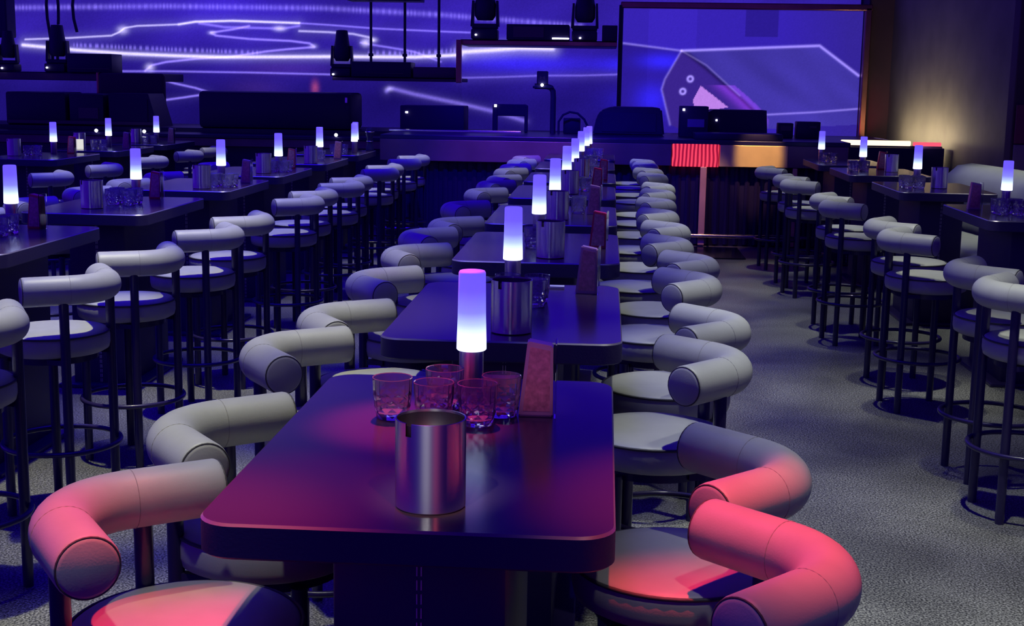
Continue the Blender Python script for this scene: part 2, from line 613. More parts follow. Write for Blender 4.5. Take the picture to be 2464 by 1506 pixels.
def main_picture(X, Z):
    rng = np.random.RandomState(3)
    lo, hi = srgb(30, 17, 118), srgb(52, 32, 168)
    t = np.clip((Z - 1.5) / 0.9, 0, 1)[..., None]
    C = lo * (1 - t) + hi * t
    C = C * (1.0 + 0.12 * np.sin(X * 1.7 + 2 * Z) + 0.08 * np.sin(X * 5.3 - Z * 7))[..., None]
    C = C + srgb(50, 25, 190) * (0.45 * blob(X, Z, -5.2, 2.75, 0.9, 0.25))[..., None]
    C = C * (1 - 0.3 * blob(X, Z, -3.9, 2.95, 1.2, 0.18))[..., None]
    C = C * (1 - 0.12 * ((Z < 1.82) & (X < -2.05)))[..., None]
    C = C + srgb(40, 30, 235) * (0.75 * blob(X, Z, -1.2, 2.02, 0.8, 0.12) + 0.9 * blob(X, Z, 0.4, 2.02, 0.55, 0.1) + 0.6 * blob(X, Z, 0.5, 1.5, 0.4, 0.18))[..., None]
    C = C + srgb(120, 70, 130) * (0.16 * blob(X, Z, -4.6, 1.9, 0.7, 0.1) + 0.10 * blob(X, Z, -5.0, 1.62, 0.4, 0.12))[..., None]
    up = np.clip((Z - 3.0) / 0.8, 0, 1)[..., None]
    C = C * (1 - up) + up * np.array([0.05, 0.006, 1.0]) * (1 - 0.68 * np.clip((Z - 4.2) / 1.4, 0, 1)[..., None])  # added glow on the unseen top rows, for blue reflections in the tables
    C = C + blob(X, Z, -4.15, 1.63, 0.05, 0.09)[..., None] * srgb(150, 60, 60)
    W = srgb(220, 210, 255)
    V = srgb(140, 120, 235)

    def add(key, s, c, k, halo=0.0, hs=0.08):
        nonlocal C
        d = seg_dist(X, Z, LN[key])
        g = gauss(d, s) * k + gauss(d, hs) * halo
        C = C + g[..., None] * c
    tick = 0.5 + 0.5 * np.sign(np.sin(X * 95 + 3 * np.sin(X * 9)))
    jit = 0.6 + 0.4 * np.sin(X * 23) * np.sin(X * 41)
    dA = seg_dist(X, Z, LN['A'])
    C = C + (gauss(dA, 0.035) * (0.35 + 0.4 * tick * jit))[..., None] * V
    add('B', 0.011, W, 0.8, 0.05)
    add('B2', 0.011, V, 0.9, 0.04)
    d = seg_dist(X, Z, LN['B'][6:])
    C = C + (gauss(d, 0.017) * 0.5)[..., None] * W
    add('C', 0.013, V, 1.2, 0.05)
    add('D', 0.022, W, 1.15, 0.16, 0.07)
    add('D2', 0.028, W, 1.0, 0.3, 0.1)
    add('E', 0.012, V, 0.9)
    add('F', 0.013, V, 1.1, 0.04)
    add('G', 0.016, V, 0.8)
    add('G2', 0.013, W, 0.7, 0.04)
    add('G3', 0.013, V, 0.9, 0.04)
    add('I', 0.028, V, 0.6, 0.08)
    add('J', 0.012, V, 0.55, 0.08)
    for key, h in (('comb', 0.028), ('comb2', 0.03)):
        d = seg_dist(X, Z, LN[key])
        C = C + (gauss(d, h) * tick * (0.4 + 0.3 * jit))[..., None] * V
    for (x, z, sx, sz, k) in [(-6.93, 2.40, 0.07, 0.05, 0.7), (-4.65, 2.45, 0.08, 0.035, 0.7), (-6.55, 1.88, 0.06, 0.05, 0.7), (-5.63, 2.38, 0.05, 0.025, 0.5),
                              (-4.17, 2.21, 0.05, 0.03, 0.4), (-3.42, 2.27, 0.06, 0.05, 0.8), (-3.31, 2.31, 0.05, 0.03, 0.7), (-3.08, 1.63, 0.05, 0.03, 0.4)]:
        C = C + blob(X, Z, x, z, sx, sz)[..., None] * W * k
    C = C * (1 + 0.05 * rng.randn(*X.shape))[..., None]
    return C


xs = np.arange(-9.6, 3.46, 0.0125)
zs = np.concatenate([np.arange(0.85, 3.3, 0.0125), np.linspace(3.4, 7.4, 18)])
scr = thing('video_wall', 'huge blue video wall with glowing white curves behind the stage', 'screen', (0, 19.0, 0))
link('picture_area', screen_mesh('picture_area', xs, zs, 0.0, main_picture), scr)
bm = NB()
bm_box(bm, (-3.07, 0.11, 4.1), (13.2, 0.2, 6.7))
link('cabinet_back', mesh('cabinet_back', bm, M_MATTE), scr)

CAR = [(0.999, 2.208), (2.843, 2.3), (3.384, 1.912), (3.422, 1.257), (1.941, 1.163), (1.039, 1.147), (0.878, 1.212), (0.748, 1.687), (0.788, 1.827)]
EDGE = [(1.02, 2.21), (1.111, 2.15), (1.341, 1.98), (1.808, 1.60), (1.984, 1.445), (2.1, 1.30)]


def side_picture(X, Z):
    rng = np.random.RandomState(5)
    base = srgb(54, 34, 178)
    C = np.ones(X.shape + (3,)) * base
    C = C * (1 - 0.35 * ((X > 1.842) & (X < 2.284) & (Z > 2.40)))[..., None]
    C = C * (1 + 0.15 * (X < 1.2) * (X > 0.55))[..., None]
    t = np.clip((X - 2.35) / 0.9, 0, 1)[..., None]
    C = C * (1 - t * 0.5) + srgb(50, 38, 120) * t * 0.5
    low = (Z < 2.30 - (X - 0.209) * 0.11) & (X < 1.05)
    C = np.where(low[..., None], C * 0.55 + srgb(30, 15, 120) * 0.3, C)
    C = C + srgb(30, 30, 255) * (0.7 * blob(X, Z, 0.75, 2.06, 0.3, 0.1) + 0.6 * blob(X, Z, 0.62, 1.55, 0.22, 0.2))[..., None]
    car = inside(X, Z, CAR)
    # left face of the box is darker, the right face paler with drifting clouds
    ex = np.interp(-Z, [-p[1] for p in EDGE], [p[0] for p in EDGE])
    leftf = car & (X < ex)
    cl = np.zeros(X.shape)
    r2 = np.random.RandomState(11)
    for k in range(14):
        fx, fz, ph, wob = r2.uniform(1, 9), r2.uniform(2, 14), r2.uniform(0, 6.28), r2.uniform(1, 3)
        cl = cl + np.sin(fx * X + fz * Z + ph + wob * np.sin(1.7 * X + 2.9 * Z + ph)) / (1 + 0.15 * fz)
    cl = 0.5 + 0.16 * cl
    right = srgb(66, 54, 168)[None, None] * (0.75 + 0.45 * cl)[..., None]
    C = np.where(car[..., None], right, C)
    C = np.where(leftf[..., None], np.ones_like(C) * srgb(58, 36, 142), C)
    d = seg_dist(X, Z, EDGE)
    C = C + (gauss(d, 0.10) * (Z < 1.75) * car * (X < ex + 0.12))[..., None] * srgb(130, 50, 200) * 0.8
    C = C * (1 - 0.55 * gauss(d, 0.03) * car)[..., None]
    tri = inside(X, Z, [(1.181, 1.554), (1.275, 1.746), (1.658, 1.461), (1.367, 1.40), (1.20, 1.40)])
    C = np.where(tri[..., None], np.ones_like(C) * srgb(190, 130, 235), C)
    W = srgb(170, 150, 245)
    for pts, s, k in (([CAR[0], CAR[1], CAR[2]], 0.016, 0.9), ([CAR[0], CAR[8], CAR[7], CAR[6]], 0.014, 0.35), ([(2.183, 1.37), (2.824, 1.414), (3.399, 1.469)], 0.012, 0.55),
                      ([(0.209, 2.297), (0.999, 2.208)], 0.013, 0.5), ([CAR[0], (1.341, 2.02), (1.808, 1.62)], 0.01, 0.3)):
        C = C + (gauss(seg_dist(X, Z, pts), s) * k)[..., None] * W
    for (x, z) in [(1.131, 1.833), (1.036, 1.664)]:
        rr = np.sqrt((X - x) ** 2 + (Z - z) ** 2)
        C = C + gauss(rr - 0.035, 0.014)[..., None] * W * 1.0
    return C * (1 + 0.03 * rng.randn(*X.shape))[..., None]


side = thing('framed_screen', 'bronze framed blue screen showing a large slanted box, right of the stage', 'screen', (0, 18.5, 0))
link('picture_area', screen_mesh('picture_area', np.arange(0.20, 3.41, 0.0125), np.arange(1.10, 2.78, 0.0125), 0.0, side_picture), side)
fr = NB()
bm_box(fr, (1.83, -0.06, 2.80), (3.34, 0.14, 0.085), 0.012)
link('top_rail', mesh('top_rail', fr, M_BRONZE), side)
fr = NB()
bm_box(fr, (3.45, -0.06, 1.94), (0.085, 0.14, 1.72), 0.012)
link('side_rail', mesh('side_rail', fr, M_BRONZE), side)
fr = NB()
bm_box(fr, (0.165, -0.06, 1.94), (0.05, 0.14, 1.72), 0.01)
link('side_rail', mesh('side_rail', fr, M_MATTE), side)
fr = NB()
bm_box(fr, (1.8, 0.10, 1.95), (3.3, 0.16, 1.7))
link('cabinet_back', mesh('cabinet_back', fr, M_MATTE), side)
spot('red_uplight', (3.30, 17.9, 1.15), (3.45, 18.44, 1.4), 6, (1.0, 0.05, 0.18), 60, 0.8, 0.03)

# ------------------------------------------------------------------ stage ledges and rigging
def box_thing(name, label, cat, c, s, m, bev=0.01, group=None, extra=()):
    bm = NB()
    bm_box(bm, (0, 0, s[2] / 2), s, bev)
    if not extra:
        o = link(name, mesh(name, bm, m, 40))
        o.location = c
        return tag(o, label, cat, group)
    t = thing(name, label, cat, c, 0, group)
    link('case', mesh('case', bm, m, 40), t)
    for (pn, pc, ps, pm) in extra:
        b2 = NB()
        bm_box(b2, pc, ps, min(ps) * 0.2)
        link(pn, mesh(pn, b2, pm), t)
    return t


def leds(r=0.018):
    return ('status_light', r)


def ledge(label, x0, x1, z0, z1, y, trim, dp=1.12):
    t = thing('lighting_ledge', label, 'ledge', ((x0 + x1) / 2, y, z0))
    bm = NB()
    bm_box(bm, (0, 0.5 * dp - 0.05, (z1 - z0) / 2), (x1 - x0, dp, z1 - z0), 0.01)
    link('deck', mesh('deck', bm, M_MATTE), t)
    bm = NB()
    bm_box(bm, (0, -0.06, (z1 - z0) / 2 - 0.005), (x1 - x0, 0.02, (z1 - z0) * 0.8), 0.004)
    link('front_trim', mesh('front_trim', bm, trim), t)
    return t


M_LTRIM = mat('violet_grey_trim', (0.10, 0.07, 0.11), 0.4)
ledge('dark lighting ledge at far left below the hanging cables', -9.0, -6.05, 1.68, 1.79, 17.9, M_LTRIM)
ledge('dark lighting ledge in the middle carrying three thin rods', -3.66, -1.96, 1.74, 1.79, 17.9, M_LTRIM)
ledge('bronze trimmed upper lighting ledge left of the framed screen', -1.95, 0.12, 2.23, 2.30, 17.9, M_BRONZE)
bm = NB()
bm_box(bm, (0, 0, 0.28), (0.07, 0.1, 0.56), 0.006)
o = link('bronze_upright', mesh('bronze_upright', bm, M_BRONZE))
o.location = (-1.955, 17.78, 1.73)
tag(o, 'short bronze upright at the left end of the upper lighting ledge', 'upright')


def moving_head(label, x, y, z, s, tilt=0.0, led=(-0.05, 0.05)):
    t = thing('moving_head_light', label, 'stage light', (x, y, z), 0, 'moving head lights on the ledges')
    bm = NB()
    bm_box(bm, (0, 0, 0.06 * s), (0.30 * s, 0.30 * s, 0.12 * s), 0.02 * s)
    link('base', mesh('base', bm, M_GEAR, 40), t)
    bm = NB()
    bm_box(bm, (0, 0, 0.15 * s), (0.30 * s, 0.14 * s, 0.06 * s), 0.015 * s)
    for sx in (-1, 1):
        bm_prism(bm, [(sx * 0.13 * s, 0.15 * s), (sx * 0.165 * s, 0.15 * s), (sx * 0.15 * s, 0.44 * s), (sx * 0.125 * s, 0.44 * s)], -0.05 * s, 0.05 * s)
    link('yoke', mesh('yoke', bm, M_GEAR), t)
    bm = NB()
    bm_lathe(bm, [(0, 0.22 * s), (0.09 * s, 0.22 * s), (0.122 * s, 0.27 * s), (0.122 * s, 0.40 * s), (0.10 * s, 0.52 * s), (0.085 * s, 0.64 * s), (0.08 * s, 0.66 * s), (0, 0.66 * s)], 24)
    h = link('lamp_head', mesh('lamp_head', bm, M_GEAR, 40), t)
    bm = NB()
    bm_lathe(bm, [(0.07 * s, 0.661 * s), (0.05 * s, 0.668 * s), (0, 0.67 * s)], 20)
    link('lens', mesh('lens', bm, M_CHROME, 60), h)
    bm = NB()
    bm_lathe(bm, [(0, 0.013), (0.012, 0.008), (0.016, 0), (0.012, -0.008), (0, -0.013)], 12)
    l = link('status_light', mesh('status_light', bm, M_LED, 180), t)
    l.location = (led[0] * s, -0.165 * s, led[1] * s)
    l['label'] = 'small white glowing dot'
    return t


moving_head('moving head stage light on the far-left ledge beside the cables', -7.46, 17.95, 1.79, 0.95, led=(-0.10, 0.06))
moving_head('moving head stage light at the cropped left end of the far-left ledge', -8.15, 17.95, 1.79, 0.82)
moving_head('moving head stage light at the left end of the middle ledge', -3.55, 17.95, 1.79, 0.92, led=(-0.10, 0.03))
moving_head('larger moving head stage light at the left of the upper ledge', -1.63, 17.95, 2.30, 1.15, led=(-0.09, 0.05))
moving_head('moving head stage light at the right of the upper ledge', -0.31, 17.95, 2.30, 1.1, led=(-0.05, 0.03))

box_thing('amplifier_case', 'flat black amplifier case on the far-left lighting ledge', 'equipment case', (-6.95, 17.95, 1.79), (0.62, 0.4, 0.25), M_GEAR, extra=[('front_strip', (0, -0.205, 0.05), (0.56, 0.012, 0.012), M_LTRIM)])
box_thing('amplifier_case', 'wide black amplifier case on the middle ledge beside the moving head', 'equipment case', (-2.99, 17.95, 1.79), (0.80, 0.4, 0.20), M_GEAR, extra=[('front_strip', (0.05, -0.205, 0.05), (0.5, 0.012, 0.01), M_LTRIM)])
box_thing('amplifier_case', 'low violet-grey equipment case at the right end of the middle ledge', 'equipment case', (-2.28, 17.95, 1.79), (0.56, 0.4, 0.14), M_LTRIM)
box_thing('amplifier_case', 'long black equipment case on the upper ledge between two stage lights', 'equipment case', (-0.92, 17.95, 2.30), (0.82, 0.4, 0.2), M_GEAR,
          extra=[('side_panel', (-0.12, -0.205, 0.10), (0.40, 0.012, 0.14), M_LTRIM), ('light_strip', (0.30, -0.207, 0.022), (0.22, 0.012, 0.018), M_LED)])
box_thing('amplifier_case', 'black equipment case at the right end of the upper ledge by the framed screen', 'equipment case', (0.02, 17.95, 2.30), (0.20, 0.4, 0.2), M_GEAR)
box_thing('equipment_case', 'dark grey case at the left edge of the far-left ledge', 'equipment case', (-8.7, 17.95, 1.79), (0.5, 0.4, 0.36), M_LTRIM)

for (x, lab) in ((-3.22, 'left thin black rod rising from the middle ledge'), (-2.755, 'centre thin black rod rising from the middle ledge'), (-2.29, 'right thin black rod rising from the middle ledge')):
    bm = NB()
    bm_tube(bm, [(0, 0, 0), (0, 0, 1.0 if x < -2.5 else 2.4)], 0.019, 8)
    bm_box(bm, (0, 0, 0.3), (0.06, 0.06, 0.04), 0.006)
    o = link('support_rod', mesh('support_rod', bm, M_MATTE, 50))
    o.location = (x, 18.3, 1.79)
    tag(o, lab, 'rod', 'rods on the middle ledge')
box_thing('hanging_canopy', 'black canopy box hung above the rods of the middle ledge', 'canopy', (-3.0, 18.2, 2.795), (1.0, 0.4, 0.5), M_MATTE)
for (x, dx, lab) in ((-7.72, 0.03, 'black cable hanging at far left, leftmost of three'), (-7.60, -0.02, 'black cable hanging at far left, middle of three'), (-7.33, 0.05, 'black cable hanging at far left, rightmost of three')):
    bm = NB()
    bm_tube(bm, [(dx * math.sin(i * 0.9), 0, 3.6 - 0.18 * i) for i in range(11 if dx < 0.05 else 8)], 0.022, 8)
    o = link('hanging_cable', mesh('hanging_cable', bm, M_MATTE, 60))
    o.location = (x, 18.32, 0)
    tag(o, lab, 'cable', 'hanging cables at far left')
bm = NB()
bm_box(bm, (0, 0, 1.4), (0.45, 0.3, 2.8), 0.02)
o = link('speaker_tower', mesh('speaker_tower', bm, M_MATTE))
o.location = (-8.45, 18.25, 2.25)
tag(o, 'tall black hanging speaker column cut by the left picture edge', 'speaker')

# ------------------------------------------------------------------ bar counter along the stage front
YB = 14.65
bar = thing('bar_counter', 'long dark bar counter with a metal fascia along the stage front', 'bar', (0, YB, 0))
bm = NB()
bm_box(bm, (0.08, 0.75, 1.135), (5.1, 1.62, 0.05), 0.008)
link('countertop', mesh('countertop', bm, M_COUNTER), bar)
bm = NB()
bm_box(bm, (-0.875, -0.03, 0.995), (3.19, 0.06, 0.235), 0.006)
bm_box(bm, (2.29, -0.03, 0.995), (0.64, 0.06, 0.235), 0.006)
link('fascia', mesh('fascia', bm, M_FASCIA), bar)
bm = NB()
bm_box(bm, (0.98, -0.03, 0.995), (0.50, 0.07, 0.245), 0.006)
o = link('red_light_panel', mesh('red_light_panel', bm, M_REDLED), bar)
o['label'] = 'glowing red panel with wavy dark stripes'
bm = NB()
bm_box(bm, (1.605, -0.03, 0.995), (0.73, 0.07, 0.235), 0.006)
o = link('brass_panel', mesh('brass_panel', bm, M_BRASS), bar)
o['label'] = 'golden brass fascia panel'
bm = NB()
bm_box(bm, (0.08, 0.75, 0.555), (5.0, 1.35, 1.11), 0.005)
for i in range(46):
    bm_tube(bm, [(-2.4 + i * 0.107, 0.07, 0.02), (-2.4 + i * 0.107, 0.07, 1.09)], 0.03, 6)
link('fluted_front', mesh('fluted_front', bm, M_COUNTER, 50), bar)
bm = NB()
bm_tube(bm, [(-2.4, -0.12, 0.13), (2.55, -0.12, 0.13)], 0.022, 10)
for i in range(5):
    bm_tube(bm, [(-2.3 + i * 1.15, -0.12, 0.13), (-2.3 + i * 1.15, 0.08, 0.13)], 0.012, 8)
link('foot_rail', mesh('foot_rail', bm, M_CHROME, 60), bar)
bm = NB()
bm_box(bm, (1.03, 14.03, 0.006), (0.86, 0.92, 0.012), 0.002)
tag(link('floor_plate', mesh('floor_plate', bm, M_PLINTH)), 'glossy black floor plate at the foot of the bar below the copper strip', 'floor plate')
bm = NB()
bm_box(bm, (1.07, -0.085, 0.45), (0.07, 0.03, 0.85), 0.006)
o = link('copper_strip', mesh('copper_strip', bm, M_COPPER), bar)
o['label'] = 'tall narrow copper strip'
bm = NB()
bm_box(bm, (2.05, -0.085, 0.45), (0.05, 0.03, 0.85), 0.006)
link('copper_strip', mesh('copper_strip', bm, M_COPPER), bar)
bm = NB()
bm_box(bm, (-1.75, 15.55, 1.174), (1.55, 0.05, 0.028), 0.006)
tag(link('chrome_rail', mesh('chrome_rail', bm, M_CHROME)), 'bright chrome rail lying along the bar top before the power amplifier', 'rail')
bm = NB()
bm_box(bm, (-6.0, 17.6, 0.56), (7.0, 1.5, 1.1), 0.01)
o = link('stage_deck', mesh('stage_deck', bm, M_COUNTER))
tag(o, 'raised dark stage deck behind the far-left tables', 'stage')
bm = NB()
bm_box(bm, (0.55, 17.3, 0.56), (6.0, 1.9, 1.1), 0.01)
o = link('stage_deck', mesh('stage_deck', bm, M_COUNTER))
tag(o, 'raised dark stage deck behind the bar counter', 'stage')
bar2 = thing('bar_counter', 'dark bar counter set back behind the far-left row of tables', 'bar', (-5.6, 16.0, 0))
bm = NB()
bm_box(bm, (0, 0.1, 0.97), (6.1, 0.06, 0.10), 0.006)
link('fascia', mesh('fascia', bm, M_FASCIA), bar2)
bm = NB()
bm_box(bm, (0, 0.42, 0.46), (6.1, 0.6, 0.92), 0.006)
link('front_panel', mesh('front_panel', bm, M_COUNTER), bar2)
bm = NB()
bm_box(bm, (0, 0.40, 1.04), (6.2, 0.7, 0.04), 0.006)
link('countertop', mesh('countertop', bm, M_COUNTER), bar2)
for x_ in (-0.62, -0.02, 2.35):
    bm = NB()
    bm_lathe(bm, [(0, 0.022), (0.016, 0.014), (0.022, 0), (0.016, -0.014), (0, -0.022)], 12)
    l_ = link('status_light', mesh('status_light', bm, M_LED, 180), bar2)
    l_.location = (x_, 0.03, 1.085)
spot('warm_fill', (1.62, 13.2, 3.0), (1.66, 14.62, 1.0), 420, (1.0, 0.60, 0.24), 13, 0.4, 0.05)  # added fill to brighten the brass panel
spot('warm_fill', (1.07, 13.3, 2.4), (1.07, 14.55, 0.45), 90, (1.0, 0.55, 0.38), 24, 0.6, 0.05)  # added fill on the copper strip

# gear standing on the counter and deck
box_thing('stage_speaker', 'very wide black stage speaker behind the left row of tables', 'speaker', (-4.22, 17.3, 1.11), (1.98, 0.8, 0.47), M_GEAR, 0.05,
          extra=[('latch', (0.93, -0.41, 0.38), (0.03, 0.02, 0.07), M_CHROME)])
box_thing('equipment_case', 'dark equipment case at the far left edge of the stage', 'equipment case', (-7.35, 17.2, 1.11), (0.80, 0.6, 0.42), M_GEAR, 0.03)
box_thing('equipment_case', 'dark equipment case with a grey label, second from the left on stage', 'equipment case', (-6.68, 17.2, 1.11), (0.46, 0.6, 0.41), M_GEAR, 0.03,
          extra=[('grey_label', (0.03, -0.305, 0.16), (0.26, 0.012, 0.14), M_LTRIM)])
t = thing('stage_monitor', 'tilted dark stage monitor with sloping side between case and wide speaker', 'speaker', (-6.1, 17.2, 1.11))
bm = NB()
bm_prism(bm, [(-0.28, 0), (0.36, 0), (0.24, 0.42), (-0.28, 0.42)], -0.3, 0.3)
link('cabinet', mesh('cabinet', bm, M_GEAR), t)
bm = NB()
bm_box(bm, (0.02, -0.305, 0.2), (0.42, 0.012, 0.3), 0.003)
link('grille', mesh('grille', bm, M_MATTE), t)
t = thing('drape_panel', 'dark violet panel with a rounded right edge under the far-left ledge', 'panel', (-6.32, 17.62, 1.11))
bm = NB()
bm_box(bm, (0, 0, 0.34), (0.9, 0.12, 0.68), 0.05, 4)
link('cloth', mesh('cloth', bm, mat('violet_cloth', (0.07, 0.045, 0.09), 0.8), 50), t)
bm = NB()
bm_tube(bm, [(-0.46, -0.02, 0), (-0.46, -0.02, 0.68)], 0.02, 8)
link('edge_pole', mesh('edge_pole', bm, M_BRONZE), t)
bm = NB()
bm_box(bm, (0, 0, 0.04), (2.0, 0.05, 0.05), 0.01)
o = link('guard_rail', mesh('guard_rail', bm, M_LTRIM))
o.location = (-6.7, 16.865, 1.11)
tag(o, 'thin grey guard rail running along the far-left stage edge', 'rail')
box_thing('power_amplifier', 'black power amplifier with one light, left of the open frame stand', 'amplifier', (-2.04, 15.95, 1.16), (0.76, 0.5, 0.30), M_GEAR, 0.015,
          extra=[('status_light', (-0.30, -0.255, 0.22), (0.03, 0.012, 0.02), M_LED)])
t = thing('monitor_stand', 'black open frame screen stand on the bar counter, right of the amplifier', 'stand', (-1.14, 15.95, 1.16))
bm = NB()
bm_box(bm, (-0.175, 0, 0.16), (0.06, 0.06, 0.32), 0.01)
bm_box(bm, (0.195, 0, 0.16), (0.04, 0.06, 0.32), 0.01)
link('leg_frame', mesh('leg_frame', bm, M_GEAR), t)
bm = NB()
bm_box(bm, (0.02, 0, 0.26), (0.36, 0.05, 0.14), 0.01)
link('screen_back', mesh('screen_back', bm, M_GEAR), t)
bm = NB()
bm_box(bm, (-0.17, -0.035, 0.31), (0.03, 0.012, 0.03), 0.004)
link('bright_knob', mesh('bright_knob', bm, M_LED), t)
t = thing('stage_camera', 'small black stage camera on a bent post with a white light', 'camera', (-0.62, 15.75, 1.16))
bm = NB()
bm_tube(bm, [(0, 0, 0), (0, 0, 0.42), (-0.005, 0, 0.49), (-0.03, 0, 0.53), (-0.08, 0, 0.545), (-0.22, 0, 0.545)], 0.034, 10)
link('post', mesh('post', bm, M_MATTE, 60), t)
bm = NB()
bm_box(bm, (-0.13, 0, 0.645), (0.13, 0.1, 0.15), 0.012)
link('camera_body', mesh('camera_body', bm, M_GEAR), t)
bm = NB()
bm_box(bm, (-0.12, 0, 0.535), (0.24, 0.12, 0.03), 0.01)
link('bracket', mesh('bracket', bm, M_GEAR), t)
bm = NB()
bm_lathe(bm, [(0, 0.02), (0.014, 0.012), (0.02, 0), (0.014, -0.012), (0, -0.02)], 12)
o = link('status_light', mesh('status_light', bm, M_LED, 180), t)
o.location = (-0.13, -0.075, 0.56)
bm = NB()
for sx in (-1, 1):
    bm_prism(bm, [(-0.13 + sx * 0.03, 0.665), (-0.13 + sx * 0.03, 0.625), (-0.13, 0.645)], -0.056, -0.051)
link('bow_mark', mesh('bow_mark', bm, M_LTRIM), t)
t = thing('gooseneck_light', 'thin black gooseneck arching from the camera post over the counter', 'lamp', (-0.5, 15.70, 1.16))
bm = NB()
bm_tube(bm, [(-0.05, 0, 0), (-0.05, 0, 0.14), (0.0, 0, 0.22), (0.08, 0, 0.255), (0.17, 0, 0.24), (0.25, 0, 0.17), (0.29, 0, 0.09)], 0.013, 8)
link('arm', mesh('arm', bm, M_MATTE, 60), t)
bm = NB()
bm_tube(bm, [(0.285, 0, 0.10), (0.31, 0, 0.03)], 0.025, 10)
link('lamp_head', mesh('lamp_head', bm, M_MATTE, 60), t)
box_thing('control_box', 'small black control box under the gooseneck on the counter', 'equipment case', (-0.40, 15.95, 1.16), (0.20, 0.2, 0.18), M_GEAR)
t = thing('floor_monitor', 'black wedge speaker with rounded shoulder right of the gooseneck', 'speaker', (0.27, 15.8, 1.16))
bm = NB()
bm_prism(bm, [(-0.42, 0), (0.41, 0), (0.37, 0.31), (0.30, 0.325), (-0.20, 0.325), (-0.33, 0.28), (-0.38, 0.20)], -0.25, 0.25)
bmesh.ops.bevel(bm, geom=bm.edges[:], offset=0.02, segments=2, affect='EDGES')
link('cabinet', mesh('cabinet', bm, M_GEAR, 40), t)
bm = NB()
bm_box(bm, (0.0, -0.252, 0.15), (0.62, 0.012, 0.22), 0.003)
link('grille', mesh('grille', bm, M_MATTE), t)
box_thing('mixer_screen', 'small black upright mixer with a pale display on the counter', 'equipment case', (1.0, 15.5, 1.16), (0.32, 0.3, 0.35), M_GEAR,
          extra=[('display', (0.02, -0.155, 0.16), (0.19, 0.012, 0.09), M_PALE), ('status_light', (-0.12, -0.155, 0.31), (0.025, 0.012, 0.025), M_LED)])
t = thing('mixing_desk', 'wide black mixing desk with sloped left corner above the brass fascia', 'mixer', (1.50, 15.95, 1.16))
bm = NB()
bm_prism(bm, [(-0.36, 0), (0.37, 0), (0.35, 0.31), (-0.26, 0.31), (-0.36, 0.26)], -0.25, 0.25)
link('case', mesh('case', bm, M_GEAR), t)
bm = NB()
bm_box(bm, (-0.22, -0.255, 0.19), (0.02, 0.012, 0.02), 0.003)
link('status_light', mesh('status_light', bm, M_LED), t)
box_thing('turntable_case', 'low black turntable case in front of the mixing desk', 'equipment case', (1.45, 14.95, 1.16), (0.95, 0.45, 0.07), M_GEAR)
box_thing('control_box', 'small black control box with grey face right of the mixing desk', 'equipment case', (2.08, 15.8, 1.16), (0.17, 0.2, 0.17), M_GEAR, extra=[('grey_face', (0, -0.105, 0.11), (0.12, 0.012, 0.06), M_LTRIM)])
box_thing('control_box', 'larger black control box at the right end of the counter', 'equipment case', (2.34, 15.8, 1.16), (0.27, 0.2, 0.19), M_GEAR, extra=[('grey_face', (0.05, -0.105, 0.13), (0.08, 0.012, 0.03), M_LTRIM)])

# ------------------------------------------------------------------ right side: banquette, light strip, pier details
t = thing('banquette', 'long curved grey leather banquette along the right wall', 'sofa', (0, 0, 0))
cl = []
for i in range(26):
    s = i / 25
    y = 6.6 + 6.2 * s
    x = 3.46 + 0.05 * math.sin(s * PI) - 0.55 * max(0, s - 0.75) ** 2 * 4
    cl.append(Vector((x, y, 0)))
prof_back = [(-0.05, 0.42), (-0.13, 0.55), (-0.15, 0.80), (-0.12, 0.95), (-0.02, 1.04), (0.12, 1.06), (0.22, 1.0), (0.24, 0.8), (0.24, 0.0), (-0.05, 0.0)]
prof_seat = [(-0.62, 0.32), (-0.66, 0.40), (-0.62, 0.47), (-0.4, 0.49), (-0.13, 0.47), (-0.13, 0.32)]
prof_base = [(-0.60, 0.0), (-0.60, 0.32), (-0.06, 0.32), (-0.06, 0.0)]


def sweep_profile(path, prof):
    bm = NB()
    rings = []
    for i, p in enumerate(path):
        tdir = (path[min(i + 1, len(path) - 1)] - path[max(i - 1, 0)]).normalized()
        nrm = Vector((tdir.y, -tdir.x, 0))
        rings.append([bm.verts.new(p + nrm * a + Vector((0, 0, b))) for a, b in prof])
    n = len(prof)
    for a, b in zip(rings[:-1], rings[1:]):
        for k in range(n):
            bm.faces.new((a[k], a[(k + 1) % n], b[(k + 1) % n], b[k]))
    bm.faces.new(rings[0])
    bm.faces.new(list(reversed(rings[-1])))
    return bm


link('backrest', mesh('backrest', sweep_profile(cl, prof_back), M_SOFA, 60), t)
link('seat', mesh('seat', sweep_profile(cl, prof_seat), M_SOFA, 60), t)
link('base', mesh('base', sweep_profile(cl, prof_base), M_MATTE, 60), t)
bm = NB()
bm_box(bm, (0, 0, 0.535), (1.22, 0.3, 1.07), 0.01)
o = link('low_divider', mesh('low_divider', bm, M_COUNTER))
o.location = (3.31, 15.95, 0)
tag(o, 'low dark divider under the warm light strip at right', 'divider')
t = thing('light_strip', 'warm white and pink light strip lying on the low divider at right', 'light strip', (0, 15.9, 1.07))
bm = NB()
bm_box(bm, (3.15, 0, 0.045), (0.80, 0.05, 0.06), 0.012)
link('warm_tube', mesh('warm_tube', bm, M_WARM), t)
bm = NB()
bm_box(bm, (3.74, 0, 0.04), (0.32, 0.05, 0.045), 0.012)
o = link('pink_tube', mesh('pink_tube', bm, M_PINK), t)
o['label'] = 'pink glowing end'
bm = NB()
bm_box(bm, (3.31, 0.02, 0.008), (1.2, 0.1, 0.016), 0.004)
link('channel', mesh('channel', bm, M_MATTE), t)
area('warm_wall_wash', (3.55, 16.75, 1.13), (3.95, 16.78, 1.30), 19, (1.0, 0.80, 0.50), 2.0, 0.06)
bm = NB()
